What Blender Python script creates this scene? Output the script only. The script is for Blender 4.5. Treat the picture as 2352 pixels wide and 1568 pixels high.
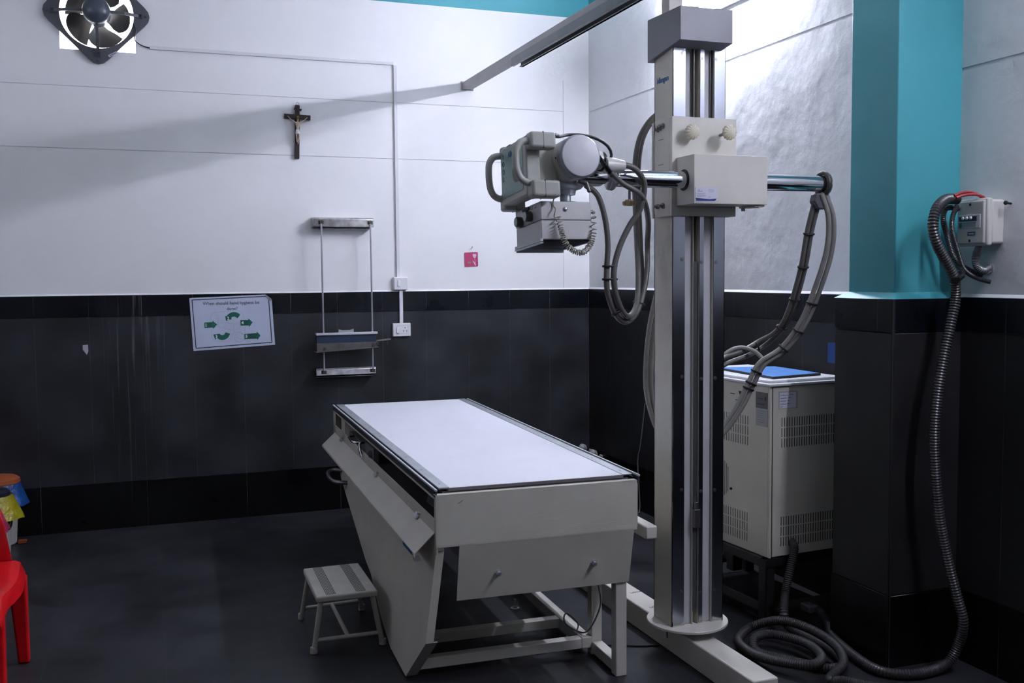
import bpy, math, random
from mathutils import Vector, Matrix
for o in list(bpy.data.objects): bpy.data.objects.remove(o)
SC = bpy.context.scene
COL = SC.collection
random.seed(7)
PI = math.pi

# ------------------------------------------------------------------ camera, world, exposure
CAM = Vector((-3.0247, -6.6517, 1.55))
def camera():
    yaw, pitch, roll, F = .3503, .0651, -.0083, 2306.2
    f = Vector((math.sin(yaw)*math.cos(pitch), math.cos(yaw)*math.cos(pitch), -math.sin(pitch)))
    r = Vector((math.cos(yaw), -math.sin(yaw), 0)); u = r.cross(f)
    r2 = r*math.cos(roll)+u*math.sin(roll); u2 = -r*math.sin(roll)+u*math.cos(roll)
    cd = bpy.data.cameras.new('camera'); cd.sensor_width = 36; cd.lens = F/2352*36
    cd.clip_start = .05; cd.clip_end = 100
    co = bpy.data.objects.new('camera', cd); COL.objects.link(co)
    m = Matrix((r2, u2, -f)).transposed().to_4x4(); m.translation = CAM
    co.matrix_world = m; SC.camera = co
camera()
W = bpy.data.worlds.new('world'); SC.world = W; W.use_nodes = True
W.node_tree.nodes['Background'].inputs[0].default_value = (.93, .96, 1, 1)
W.node_tree.nodes['Background'].inputs[1].default_value = 3
SC.view_settings.view_transform = 'Standard'; SC.view_settings.look = 'None'
SC.view_settings.gamma = 1; SC.view_settings.exposure = 3.0
SC.view_settings.use_curve_mapping = False
LAMP_COL = (.855, .882, 1.06)
LAMP_A, LAMP_B = 52.0, 36.0            # emission strength of the two fluorescent tubes
TUBE_A = ((-.045, -1.16, 3.035), (-.045, -2.36, 3.035))
TUBE_B = ((-.17, -4.40, 2.98), (-.17, -5.60, 2.98))
TUBE_FILL = ((-5.30, -1.30, 3.0), (-5.30, -2.50, 3.0)); LAMP_FILL = 6.0  # unseen fill tube, added to lift the dim floor and left-facing sides

# ------------------------------------------------------------------ materials
MATS = {}
def mat(name, col, rough=.5, metal=0.0, noise=0.0, nscale=8.0, bump=0.0, bscale=60.0, emit=None, spec=.5, coat=0.0, bdist=.01):
    if name in MATS: return MATS[name]
    m = bpy.data.materials.new(name); m.use_nodes = True; MATS[name] = m
    nt = m.node_tree; b = nt.nodes['Principled BSDF']
    b.inputs['Base Color'].default_value = (*col, 1); b.inputs['Roughness'].default_value = rough
    b.inputs['Metallic'].default_value = metal; b.inputs['Specular IOR Level'].default_value = spec
    b.inputs['Coat Weight'].default_value = coat
    if emit:
        b.inputs['Emission Color'].default_value = (*emit[0], 1); b.inputs['Emission Strength'].default_value = emit[1]
    geo = nt.nodes.new('ShaderNodeNewGeometry')
    if noise or rough:
        n = nt.nodes.new('ShaderNodeTexNoise'); n.inputs['Scale'].default_value = nscale; n.inputs['Detail'].default_value = 5
        nt.links.new(geo.outputs['Position'], n.inputs['Vector'])
        mp = nt.nodes.new('ShaderNodeMapRange'); mp.inputs[1].default_value = .3; mp.inputs[2].default_value = .7
        mp.inputs[3].default_value = 1-noise; mp.inputs[4].default_value = 1+noise*.6
        nt.links.new(n.outputs[0], mp.inputs[0])
        mx = nt.nodes.new('ShaderNodeVectorMath'); mx.operation = 'SCALE'; mx.inputs[0].default_value = col
        nt.links.new(mp.outputs[0], mx.inputs['Scale']); nt.links.new(mx.outputs[0], b.inputs['Base Color'])
    if bump:
        n2 = nt.nodes.new('ShaderNodeTexNoise'); n2.inputs['Scale'].default_value = bscale; n2.inputs['Detail'].default_value = 6
        nt.links.new(geo.outputs['Position'], n2.inputs['Vector'])
        bp = nt.nodes.new('ShaderNodeBump'); bp.inputs['Strength'].default_value = bump; bp.inputs['Distance'].default_value = bdist
        nt.links.new(n2.outputs[0], bp.inputs['Height']); nt.links.new(bp.outputs[0], b.inputs['Normal'])
    return m

def tile_mat(name, col, col2, rough, joints, grout=(.16, .16, .17), streak=None, nscale=2.2):
    """stone slabs: joints = list of (axis, period, offset, halfwidth)"""
    m = bpy.data.materials.new(name); m.use_nodes = True
    nt = m.node_tree; N = nt.nodes; L = nt.links; b = N['Principled BSDF']; b.inputs['Specular IOR Level'].default_value = .32
    geo = N.new('ShaderNodeNewGeometry'); sx = N.new('ShaderNodeSeparateXYZ'); L.new(geo.outputs['Position'], sx.inputs[0])
    def math_(op, a, c=None, d=None):
        n = N.new('ShaderNodeMath'); n.operation = op
        for i, v in enumerate((a, c, d)):
            if v is None: continue
            if hasattr(v, 'links'): L.new(v, n.inputs[i])
            else: n.inputs[i].default_value = v
        return n.outputs[0]
    def noise(scale, detail=5, vec=None, mul=None):
        n = N.new('ShaderNodeTexNoise'); n.inputs['Scale'].default_value = scale; n.inputs['Detail'].default_value = detail
        if mul:
            vm = N.new('ShaderNodeVectorMath'); vm.operation = 'MULTIPLY'; vm.inputs[1].default_value = mul
            L.new(geo.outputs['Position'], vm.inputs[0]); L.new(vm.outputs[0], n.inputs['Vector'])
        else: L.new(geo.outputs['Position'], n.inputs['Vector'])
        return n.outputs[0]
    def mix(f, a, c):
        n = N.new('ShaderNodeMix'); n.data_type = 'RGBA'
        if hasattr(f, 'links'): L.new(f, n.inputs[0])
        else: n.inputs[0].default_value = f
        for i, v in ((6, a), (7, c)):
            if hasattr(v, 'links'): L.new(v, n.inputs[i])
            else: n.inputs[i].default_value = (*v, 1)
        return n.outputs[2]
    r1 = N.new('ShaderNodeMapRange'); r1.inputs[1].default_value = .35; r1.inputs[2].default_value = .68; L.new(noise(nscale, 7), r1.inputs[0])
    c = mix(r1.outputs[0], col, col2)
    tot = None
    for ax, per, off, hw in joints:
        v = math_('SUBTRACT', sx.outputs['XYZ'.index(ax)], off)
        v = math_('DIVIDE', v, per); v = math_('FRACT', v)
        v = math_('SUBTRACT', v, .5); v = math_('ABSOLUTE', v); v = math_('GREATER_THAN', v, .5-hw/per)
        tot = v if tot is None else math_('MAXIMUM', tot, v)
    if tot is not None:
        r2 = N.new('ShaderNodeMapRange'); r2.inputs[1].default_value = .38; r2.inputs[2].default_value = .62
        r2.inputs[3].default_value = .12; r2.inputs[4].default_value = .85; L.new(noise(5.0, 4), r2.inputs[0])
        c = mix(math_('MULTIPLY', tot, r2.outputs[0]), c, grout)
    if streak:
        x0, wid, amount = streak
        g = math_('DIVIDE', math_('SUBTRACT', sx.outputs[0], x0), wid); g = math_('POWER', math_('ABSOLUTE', g), 2.0)
        g = math_('SUBTRACT', 1.0, g); g = math_('MAXIMUM', g, 0.0)
        ns = noise(1.0, 3, mul=(55, 0, 1.1)); r3 = N.new('ShaderNodeMapRange'); r3.inputs[1].default_value = .56; r3.inputs[2].default_value = .72
        L.new(ns, r3.inputs[0])
        z = N.new('ShaderNodeMapRange'); z.inputs[1].default_value = .1; z.inputs[2].default_value = 1.45; z.inputs[3].default_value = .15; z.inputs[4].default_value = 1
        L.new(sx.outputs[2], z.inputs[0])
        c = mix(math_('MULTIPLY', math_('MULTIPLY', math_('MULTIPLY', g, r3.outputs[0]), z.outputs[0]), amount), c, (.22, .23, .26))
    L.new(c, b.inputs['Base Color'])
    rr = N.new('ShaderNodeMapRange'); rr.inputs[1].default_value = .3; rr.inputs[2].default_value = .7
    rr.inputs[3].default_value = rough-.08; rr.inputs[4].default_value = rough+.12; L.new(noise(3.1, 6), rr.inputs[0]); L.new(rr.outputs[0], b.inputs['Roughness'])
    bp = N.new('ShaderNodeBump'); bp.inputs['Strength'].default_value = .12; bp.inputs['Distance'].default_value = .004
    L.new(noise(40, 5), bp.inputs['Height']); L.new(bp.outputs[0], b.inputs['Normal'])
    return m

WHITE = mat('wall_plaster_white', (.80, .80, .80), .55, noise=.035, nscale=1.3, bump=.10, bscale=14)
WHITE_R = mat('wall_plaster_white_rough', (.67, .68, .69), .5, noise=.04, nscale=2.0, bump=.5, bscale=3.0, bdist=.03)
GROOVE = mat('plaster_groove_grey', (.60, .60, .61), .8)
TEAL = mat('wall_paint_teal', (.060, .33, .375), .45, noise=.05, nscale=2, bump=.08, bscale=18)
CEIL = mat('ceiling_white', (.78, .78, .78), .7)
ENAMEL = mat('enamel_off_white', (.585, .555, .485), .42, noise=.05, nscale=6, bump=.03, bscale=220)
ENAMEL_W = mat('enamel_warm_white', (.63, .60, .545), .40, noise=.05, nscale=7, bump=.03, bscale=240)
ENAMEL_G = mat('enamel_beige_grey', (.58, .55, .475), .42, noise=.07, nscale=7, bump=.03, bscale=220)
HEADP = mat('moulded_plastic_grey_green', (.42, .425, .385), .42, noise=.10, nscale=14)
TUBEP = mat('housing_paint_cream', (.46, .45, .41), .38, noise=.08, nscale=10)
CAPM = mat('end_cap_paint', (.60, .60, .64), .40, noise=.02, nscale=9)
STEEL = mat('brushed_steel', (.62, .63, .66), .30, metal=.8, noise=.12, nscale=7)
CHROME = mat('chrome', (.72, .74, .80), .10, metal=1.0)
DSTEEL = mat('dull_steel', (.30, .29, .30), .38, metal=1.0, noise=.25, nscale=18)
ALU = mat('aluminium', (.50, .53, .56), .42, metal=.85, noise=.12, nscale=9)
BLACK = mat('black_rubber', (.012, .012, .013), .5)
DARK = mat('dark_cavity', (.006, .006, .007), .8)
DGREY = mat('dark_grey_paint', (.075, .078, .09), .45, noise=.05, nscale=6)
CAPG = mat('grey_hammered_paint', (.185, .18, .21), .42, noise=.07, nscale=9)
IRON = mat('black_iron', (.010, .010, .011), .45)
CABLE = mat('grey_cable', (.125, .12, .112), .45, noise=.16, nscale=22)
CABLE_L = mat('light_grey_cable', (.25, .24, .23), .42, noise=.14, nscale=22)
HOSE = mat('corrugated_conduit', (.038, .037, .040), .33)
HOSE_D = mat('corrugated_conduit_dusty', (.028, .027, .028), .6)
HOSE_S = mat('silver_conduit', (.35, .36, .38), .25, metal=.8)
CREAM = mat('cream_bakelite', (.66, .60, .47), .42)
TAN = mat('tan_bakelite', (.52, .38, .25), .45)
BOARD = mat('tabletop_laminate', (.76, .76, .82), .34, noise=.02, nscale=5)
PVC = mat('white_pvc', (.74, .74, .76), .35)
PVC_SHADE = mat('white_pvc_trunking', (.68, .68, .70), .45)
RED = mat('red_plastic', (.62, .005, .010), .28, spec=.35)
REDW = mat('red_wire', (.30, .02, .022), .45)
WOOD = mat('dark_wood', (.022, .009, .007), .35, noise=.3, nscale=30)
SKIN = mat('figure_plaster_tan', (.50, .38, .29), .5)
HAIR = mat('figure_hair_brown', (.16, .07, .03), .6)
CLOTH = mat('figure_cloth_white', (.74, .72, .74), .6)
PAPER = mat('poster_paper', (.50, .54, .68), .45)
INK = mat('ink_black', (.012, .014, .022), .5)
INK_G = mat('ink_grey', (.25, .27, .36), .5)
GREEN = mat('poster_green', (.010, .115, .075), .45)
WHITEINK = mat('ink_white', (.75, .78, .82), .5)
PINK = mat('card_magenta', (.46, .045, .14), .4)
PINKL = mat('card_pale_pink', (.74, .50, .66), .4)
CARDG = mat('card_green_badge', (.20, .30, .13), .4)
BLUE = mat('blue_film', (.06, .19, .50), .38)
BLUE_L = mat('blue_sheet', (.10, .27, .62), .35)
BRAND = mat('logo_blue', (.015, .11, .30), .4)
NAVY = mat('label_navy', (.012, .02, .17), .4)
LABELP = mat('label_paper', (.62, .61, .69), .4)
TEALP = mat('panel_film_green', (.27, .40, .36), .3)
PUMPK = mat('orange_plastic', (.34, .085, .028), .4)
NAVYP = mat('navy_plastic', (.012, .014, .028), .35)
BAGB = mat('blue_bag', (.008, .06, .24), .3, noise=.2, nscale=30, bump=.8, bscale=28)
BAGY = mat('yellow_bag', (.36, .31, .012), .3, noise=.25, nscale=30, bump=.9, bscale=28)
BAGP = mat('pink_bag', (.42, .03, .10), .3, bump=.8, bscale=28)
BINW = mat('bin_grey_white', (.42, .40, .38), .45)
STONE_FLOOR = tile_mat('floor_slate', (.014, .014, .017), (.030, .030, .036), .38, [('X', .46, -1.608, .0016), ('Y', .65, -.90, .0016)], grout=(.055, .055, .062))
DADO_B = tile_mat('dado_grey_stone_back', (.016, .016, .018), (.036, .038, .046), .40, [('X', .3044, 0, .0011)], grout=(.11, .11, .11), streak=(-3.10, .22, .55), nscale=3.0)
DADO_R = tile_mat('dado_grey_stone_right', (.010, .010, .011), (.019, .019, .021), .50, [('Y', .3088, -.055, .0011)], grout=(.10, .10, .10))
BORD_B = tile_mat('border_black_granite_back', (.0022, .0027, .0045), (.004, .0055, .010), .30, [('X', .3044, 0, .0013)], grout=(.15, .15, .16), streak=(-3.16, .12, .8))
BORD_R = tile_mat('border_black_granite_right', (.0022, .0027, .0045), (.004, .0055, .010), .30, [('Y', .3088, -.055, .0013)], grout=(.10, .10, .11))
BASE_B = tile_mat('skirting_black_granite_back', (.0018, .002, .0026), (.003, .0033, .004), .32, [('X', .6088, 0, .0014)], grout=(.13, .13, .13), streak=(-3.12, .2, .35))
BASE_R = tile_mat('skirting_black_granite_right', (.0018, .002, .0026), (.003, .0033, .004), .32, [('Y', .6176, -.055, .0014)], grout=(.09, .09, .09))
PILLAR_D = tile_mat('pillar_grey_stone', (.012, .012, .013), (.022, .022, .024), .42, [])
JOINT = mat('joint_filler', (.014, .014, .0145), .7, spec=.2)

DADO_R0 = mat('dado_far_stone', (.02, .02, .022), .45)

# ------------------------------------------------------------------ mesh helpers
class MB:
    """collects shapes and links them as one mesh object; T maps local to world coordinates"""
    def __init__(s, T=None): s.v = []; s.f = []; s.mi = []; s.T = T; s.ms = []
    def _add(s, vs, fs, mi=0):
        n = len(s.v); s.v += [Vector(p) for p in vs]; s.f += [tuple(i+n for i in f) for f in fs]; s.mi += [mi]*len(fs); return s
    def box(s, x0, x1, y0, y1, z0, z1, mi=0):
        return s._add([(x0,y0,z0),(x1,y0,z0),(x1,y1,z0),(x0,y1,z0),(x0,y0,z1),(x1,y0,z1),(x1,y1,z1),(x0,y1,z1)],
            [(0,3,2,1),(4,5,6,7),(0,1,5,4),(1,2,6,5),(2,3,7,6),(3,0,4,7)], mi)
    def frame(s, p0, p1, up=None):
        d = (Vector(p1)-Vector(p0)).normalized(); a = Vector(up) if up else (Vector((0,0,1)) if abs(d.z) < .9 else Vector((1,0,0)))
        x = a.cross(d).normalized(); y = d.cross(x); return d, x, y
    def bar(s, p0, p1, w, h, up=None, mi=0):
        """square bar, w across, h along up"""
        p0, p1 = Vector(p0), Vector(p1); d, x, y = s.frame(p0, p1, up); vs = []
        for p in (p0, p1):
            for a, b in ((-1,-1),(1,-1),(1,1),(-1,1)): vs.append(p+x*(a*w/2)+y*(b*h/2))
        return s._add(vs, [(3,2,1,0),(4,5,6,7),(0,1,5,4),(1,2,6,5),(2,3,7,6),(3,0,4,7)], mi)
    def rings(s, rings, close=True, mi=0):
        n = len(rings[0]); vs = [p for r in rings for p in r]; fs = []
        for i in range(len(rings)-1):
            for j in range(n): k = (j+1) % n; fs.append((i*n+j, i*n+k, (i+1)*n+k, (i+1)*n+j))
        if close: fs.append(tuple(range(n-1, -1, -1))); fs.append(tuple((len(rings)-1)*n+j for j in range(n)))
        return s._add(vs, fs, mi)
    def lathe(s, p0, axis, prof, seg=24, mi=0, close=True, sx=1, sy=1):
        """prof: list of (distance along axis, radius)"""
        p0 = Vector(p0); d, x, y = s.frame(p0, p0+Vector(axis))
        R = [[p0+d*h+x*(max(r,1e-5)*sx*math.cos(2*PI*j/seg))+y*(max(r,1e-5)*sy*math.sin(2*PI*j/seg)) for j in range(seg)] for h, r in prof]
        return s.rings(R, close, mi)
    def cyl(s, p0, p1, r, r2=None, seg=20, mi=0):
        p0, p1 = Vector(p0), Vector(p1); L = (p1-p0).length
        return s.lathe(p0, p1-p0, [(0, r), (L, r if r2 is None else r2)], seg, mi)
    def tube(s, pts, r, seg=10, mi=0, close=True, radii=None):
        pts = [Vector(p) for p in pts]; n = len(pts); R = []; x = None
        for i in range(n):
            d = (pts[min(i+1, n-1)]-pts[max(i-1, 0)]).normalized()
            if x is None: x = (Vector((0,0,1)) if abs(d.z) < .9 else Vector((1,0,0))).cross(d).normalized()
            else:
                x = x-d*x.dot(d); x = x.normalized() if x.length > 1e-6 else Vector((1,0,0))
            y = d.cross(x); rr = radii[i] if radii else r
            R.append([pts[i]+x*(rr*math.cos(2*PI*j/seg))+y*(rr*math.sin(2*PI*j/seg)) for j in range(seg)])
        return s.rings(R, close, mi)
    def prism(s, poly, fn, a, b, mi=0):
        """2D polygon poly extruded between a and b; fn(u, v, w) -> point"""
        n = len(poly); vs = [fn(u, v, a) for u, v in poly]+[fn(u, v, b) for u, v in poly]
        fs = [tuple(range(n-1, -1, -1)), tuple(range(n, 2*n))]+[(j, (j+1) % n, n+(j+1) % n, n+j) for j in range(n)]
        return s._add(vs, fs, mi)
    def ball(s, c, r, seg=16, rg=10, sx=1, sy=1, sz=1, mi=0):
        c = Vector(c); R = []
        for i in range(rg+1):
            t = PI*i/rg; z = -math.cos(t); q = max(math.sin(t), 1e-4)
            R.append([c+Vector((r*sx*q*math.cos(2*PI*j/seg), r*sy*q*math.sin(2*PI*j/seg), r*sz*z)) for j in range(seg)])
        return s.rings(R, True, mi)
    def build(s, name, m, parent=None, bevel=0, smooth=True, label=None, seg=2):
        import bmesh
        off = root_loc(parent) if parent else Vector((0,0,0))
        vs = [((s.T @ p) if s.T else p)-off for p in s.v]
        me = bpy.data.meshes.new(name); me.from_pydata(vs, [], s.f); me.validate()
        for mm in (m if isinstance(m, (list, tuple)) else [m]): me.materials.append(mm)
        if len(me.materials) > 1 and len(me.polygons) == len(s.mi):
            for p, i in zip(me.polygons, s.mi): p.material_index = i
        bm = bmesh.new(); bm.from_mesh(me); bmesh.ops.recalc_face_normals(bm, faces=bm.faces); bm.to_mesh(me); bm.free()
        if smooth:
            me.polygons.foreach_set('use_smooth', [True]*len(me.polygons)); me.set_sharp_from_angle(angle=math.radians(35))
        o = bpy.data.objects.new(name, me); COL.objects.link(o)
        if parent: o.parent = parent
        if bevel:
            b = o.modifiers.new('bevel', 'BEVEL'); b.width = bevel; b.segments = seg; b.limit_method = 'ANGLE'; b.angle_limit = math.radians(40)
        if label: o['label'] = label
        return o
def root_loc(o):
    while o.parent: o = o.parent
    return o.location.copy()
def thing(name, label, cat, loc, group=None):
    o = bpy.data.objects.new(name, None); COL.objects.link(o); o.location = loc; o.empty_display_size = .05
    o['label'] = label; o['category'] = cat
    if group: o['group'] = group
    return o
def tag(o, label, cat, group=None):
    o['label'] = label; o['category'] = cat
    if group: o['group'] = group
    return o
def struct(o): o['kind'] = 'structure'; return o
def spline(pts, step=.012, closed=False):
    P = [Vector(p) for p in pts]; out = []
    for i in range(len(P)-1):
        p0 = P[i-1] if i else P[0]*2-P[1]; p1 = P[i]; p2 = P[i+1]; p3 = P[i+2] if i+2 < len(P) else P[-1]*2-P[-2]
        n = max(2, int((p2-p1).length/step))
        for k in range(n):
            t = k/n; t2 = t*t; t3 = t2*t
            out.append(.5*((2*p1)+(-p0+p2)*t+(2*p0-5*p1+4*p2-p3)*t2+(-p0+3*p1-3*p2+p3)*t3))
    out.append(P[-1]); return out
def hose(mb, pts, r, pitch=.008, seg=12, depth=.16):
    """corrugated hose along a spline"""
    S = spline(pts, .004); L = [0]
    for a, b in zip(S, S[1:]): L.append(L[-1]+(b-a).length)
    out = []; rad = []; tot = L[-1]; n = int(tot/(pitch/4)); j = 0
    for i in range(n+1):
        d = tot*i/n
        while j < len(L)-2 and L[j+1] < d: j += 1
        t = (d-L[j])/max(L[j+1]-L[j], 1e-9); out.append(S[j].lerp(S[j+1], min(t, 1)))
        rad.append(r*(1-depth*(.5+.5*math.cos(2*PI*i/4))))
    return mb.tube(out, r, seg, radii=rad)
def text(name, body, size, m, M4, parent, bold=0.0, align='CENTER', depth=.0004, squash=1.0, label=None):
    cu = bpy.data.curves.new(name, 'FONT'); cu.body = body; cu.size = size; cu.align_x = align; cu.align_y = 'CENTER'
    cu.extrude = depth; cu.offset = bold; cu.resolution_u = 3
    t = bpy.data.objects.new('t', cu); COL.objects.link(t)
    dg = bpy.context.evaluated_depsgraph_get(); me = bpy.data.meshes.new_from_object(t.evaluated_get(dg))
    bpy.data.objects.remove(t)
    off = root_loc(parent); S = Matrix.Diagonal((squash, 1, 1, 1))
    me.transform(Matrix.Translation(-off) @ M4 @ S); me.name = name; me.materials.clear(); me.materials.append(m)
    o = bpy.data.objects.new(name, me); COL.objects.link(o); o.parent = parent
    if label: o['label'] = label
    return o
def basis(o, x, y):
    """matrix: local x,y axes in a plane, local z outward"""
    x = Vector(x).normalized(); y = Vector(y).normalized(); z = x.cross(y)
    M = Matrix((x, y, z)).transposed().to_4x4(); M.translation = Vector(o); return M
def rrect(x0, x1, y0, y1, r, n=5):
    P = []
    for cx, cy, a in ((x1-r, y0+r, -PI/2), (x1-r, y1-r, 0), (x0+r, y1-r, PI/2), (x0+r, y0+r, PI)):
        for i in range(n+1): P.append((cx+r*math.cos(a+PI/2*i/n), cy+r*math.sin(a+PI/2*i/n)))
    return P

# ------------------------------------------------------------------ room shell
G1, G2, ZT, ZS, ZK, ZC = 2.713, 2.341, 1.4514, 1.318, .290, 3.373
XL, YF, ZTOP = -5.4, -8.8, 3.80
struct(MB().box(XL-.2, .2, YF-.2, .3, -.12, 0).build('floor', STONE_FLOOR, smooth=False))
struct(MB().box(XL-.2, .2, YF-.2, .3, ZTOP, ZTOP+.12).build('ceiling', CEIL, smooth=False))
def grid_wall(name, to_world, us, zs, skip, recess, mats, teal_from, t=.20):
    b = MB()
    for i in range(len(us)-1):
        for j in range(len(zs)-1):
            u0, u1, z0, z1 = us[i], us[i+1], zs[j], zs[j+1]; c = ((u0+u1)/2, (z0+z1)/2)
            if skip(*c): continue
            rc = recess(*c); f = .010+(.004 if rc else 0)
            A = to_world(u0, f); B = to_world(u1, t)
            x0, x1 = sorted((A[0], B[0])); y0, y1 = sorted((A[1], B[1]))
            b.box(x0, x1, y0, y1, z0, z1, 2 if rc else (1 if c[1] > teal_from else 0))
    return struct(b.build(name, mats, smooth=False))
g = .0022
zs = [0, G2-g, G2+g, 2.931, G1-g, G1+g, 3.36, ZC, ZTOP]; zs = sorted(zs)
grid_wall('wall_back', lambda u, d: (u, d), [XL, -3.455, -3.03, -.19-g*.7, -.19+g*.7, .2], zs,
    lambda u, z: -3.455 < u < -3.03 and 2.931 < z < 3.36,
    lambda u, z: (u < -.19 and (abs(z-G1) < g or abs(z-G2) < g)) or (abs(u+.19) < g*.7 and z < 2.9),
    [WHITE, TEAL, GROOVE], ZC)
g = .007
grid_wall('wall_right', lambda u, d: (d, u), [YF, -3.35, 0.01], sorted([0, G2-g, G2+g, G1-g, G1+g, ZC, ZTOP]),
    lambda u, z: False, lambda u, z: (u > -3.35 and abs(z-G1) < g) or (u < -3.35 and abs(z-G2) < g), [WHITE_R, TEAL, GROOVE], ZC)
struct(MB().box(XL-.2, XL, YF, .2, 0, ZTOP).build('wall_left', WHITE, smooth=False))
struct(MB().box(XL-.2, .2, YF-.2, YF, 0, ZTOP).build('wall_front', WHITE, smooth=False))
struct(MB().box(XL, XL+.02, YF, 0, 0, ZT).build('trim_11', DADO_R0, smooth=False))
struct(MB().box(XL+.02, 0, YF, YF+.02, 0, ZT).build('trim_12', DADO_R0, smooth=False))
# stone dado, black border and skirting
def dado(side, body, border, skirt, fn):
    n = {'back': 1, 'right': 3}[side]
    def slab(name, m, z0, z1, d0, d1):
        b = MB(); a, c = fn(d0, d1); b.box(a[0], c[0], a[1], c[1], z0, z1); return struct(b.build(name, m, smooth=False))
    slab('trim_%d' % n, body, ZK, ZS-.001, .001, .02)
    slab('trim_%d' % (n+1), border, ZS+.001, ZT, 0, .02)
    slab('baseboard_'+side, skirt, 0, ZK-.001, 0, .02)
dado('back', DADO_B, BORD_B, BASE_B, lambda d0, d1: ((XL, d0), (.0, d1)))
dado('right', DADO_R, BORD_R, BASE_R, lambda d0, d1: ((d0, YF), (d1, 0.0)))
# plaster ledge over the border
b = MB(); b.prism([(.012, ZT+.012), (.0, ZT+.002), (.0, ZT), (.02, ZT)], lambda u, v, w: (w, u, v), XL, 0)
struct(b.build('trim_5', WHITE, smooth=False))
b = MB(); b.prism([(.012, ZT+.016), (.0, ZT+.002), (.0, ZT), (.02, ZT)], lambda u, v, w: (u, w, v), YF, 0)
struct(b.build('trim_6', WHITE_R, smooth=False))
# pillar
b = MB(); b.box(-.30, .05, -3.51, -3.24, 1.47, ZTOP)
struct(b.build('wall_pillar', TEAL, bevel=.004))
b = MB(); b.rings([[(-.335, -3.545, 1.449), (.02, -3.545, 1.449), (.02, -3.19, 1.449), (-.335, -3.19, 1.449)], [(-.30, -3.51, 1.474), (.02, -3.51, 1.474), (.02, -3.24, 1.474), (-.30, -3.24, 1.474)]])
struct(b.build('trim_7', TEAL, smooth=False))
b = MB(); b.box(-.33, .02, -3.54, -3.195, ZK, ZS-.001); struct(b.build('trim_8', PILLAR_D, bevel=.002, seg=1))
b = MB(); b.box(-.331, .02, -3.541, -3.194, ZS+.001, ZT-.002); struct(b.build('trim_9', BORD_R, bevel=.002, seg=1))
b = MB(); b.box(-.334, .02, -3.544, -3.19, 0, ZK-.001); struct(b.build('baseboard_pillar', BASE_R, bevel=.002, seg=1))
b = MB(); b.box(-.3345, -.322, -3.5445, -3.532, 0.002, 1.449)
struct(b.build('trim_10', JOINT, bevel=.003, seg=1))

# ------------------------------------------------------------------ lights: two tube battens on the right side, plus an added fill tube at left
def batten(p0, p1, strength, label, s=1):
    p0, p1 = Vector(p0), Vector(p1); x, z = p0.x, p0.z
    t = thing('tube_light', label, 'light', (x, (p0.y+p1.y)/2, z), 'fluorescent battens high on the walls')
    _a, _b = sorted((x+.018*s, (min(x+.075, .009) if s > 0 else x-.10)))
    MB().box(_a, _b, p1.y-.02, p0.y+.02, z-.03, z+.03).build('batten_body', PVC, t, bevel=.006)
    for y in (p0.y, p1.y):
        e = MB(); e.box(*sorted((x-.016*s, x+.03*s)), y-.012, y+.012, z-.018, z+.018); e.build('lamp_holder', PVC, t, bevel=.003)
    gm = mat('fluorescent_glow_%d' % int(strength*10+z*100), (.9, .9, .9), .5, emit=(LAMP_COL, strength))
    MB().cyl((x, p0.y-.012, z), (x, p1.y+.012, z), .014, seg=16).build('glowing_tube', gm, t)
    return t
batten(*TUBE_A, LAMP_A, 'lit fluorescent tube batten high on right wall between corner and teal pillar')
batten(*TUBE_B, LAMP_B, 'lit fluorescent tube batten near the camera beyond the teal pillar')
batten(*TUBE_FILL, LAMP_FILL, 'added fill light shaped as a tube batten, unseen on the left wall', -1)

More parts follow.
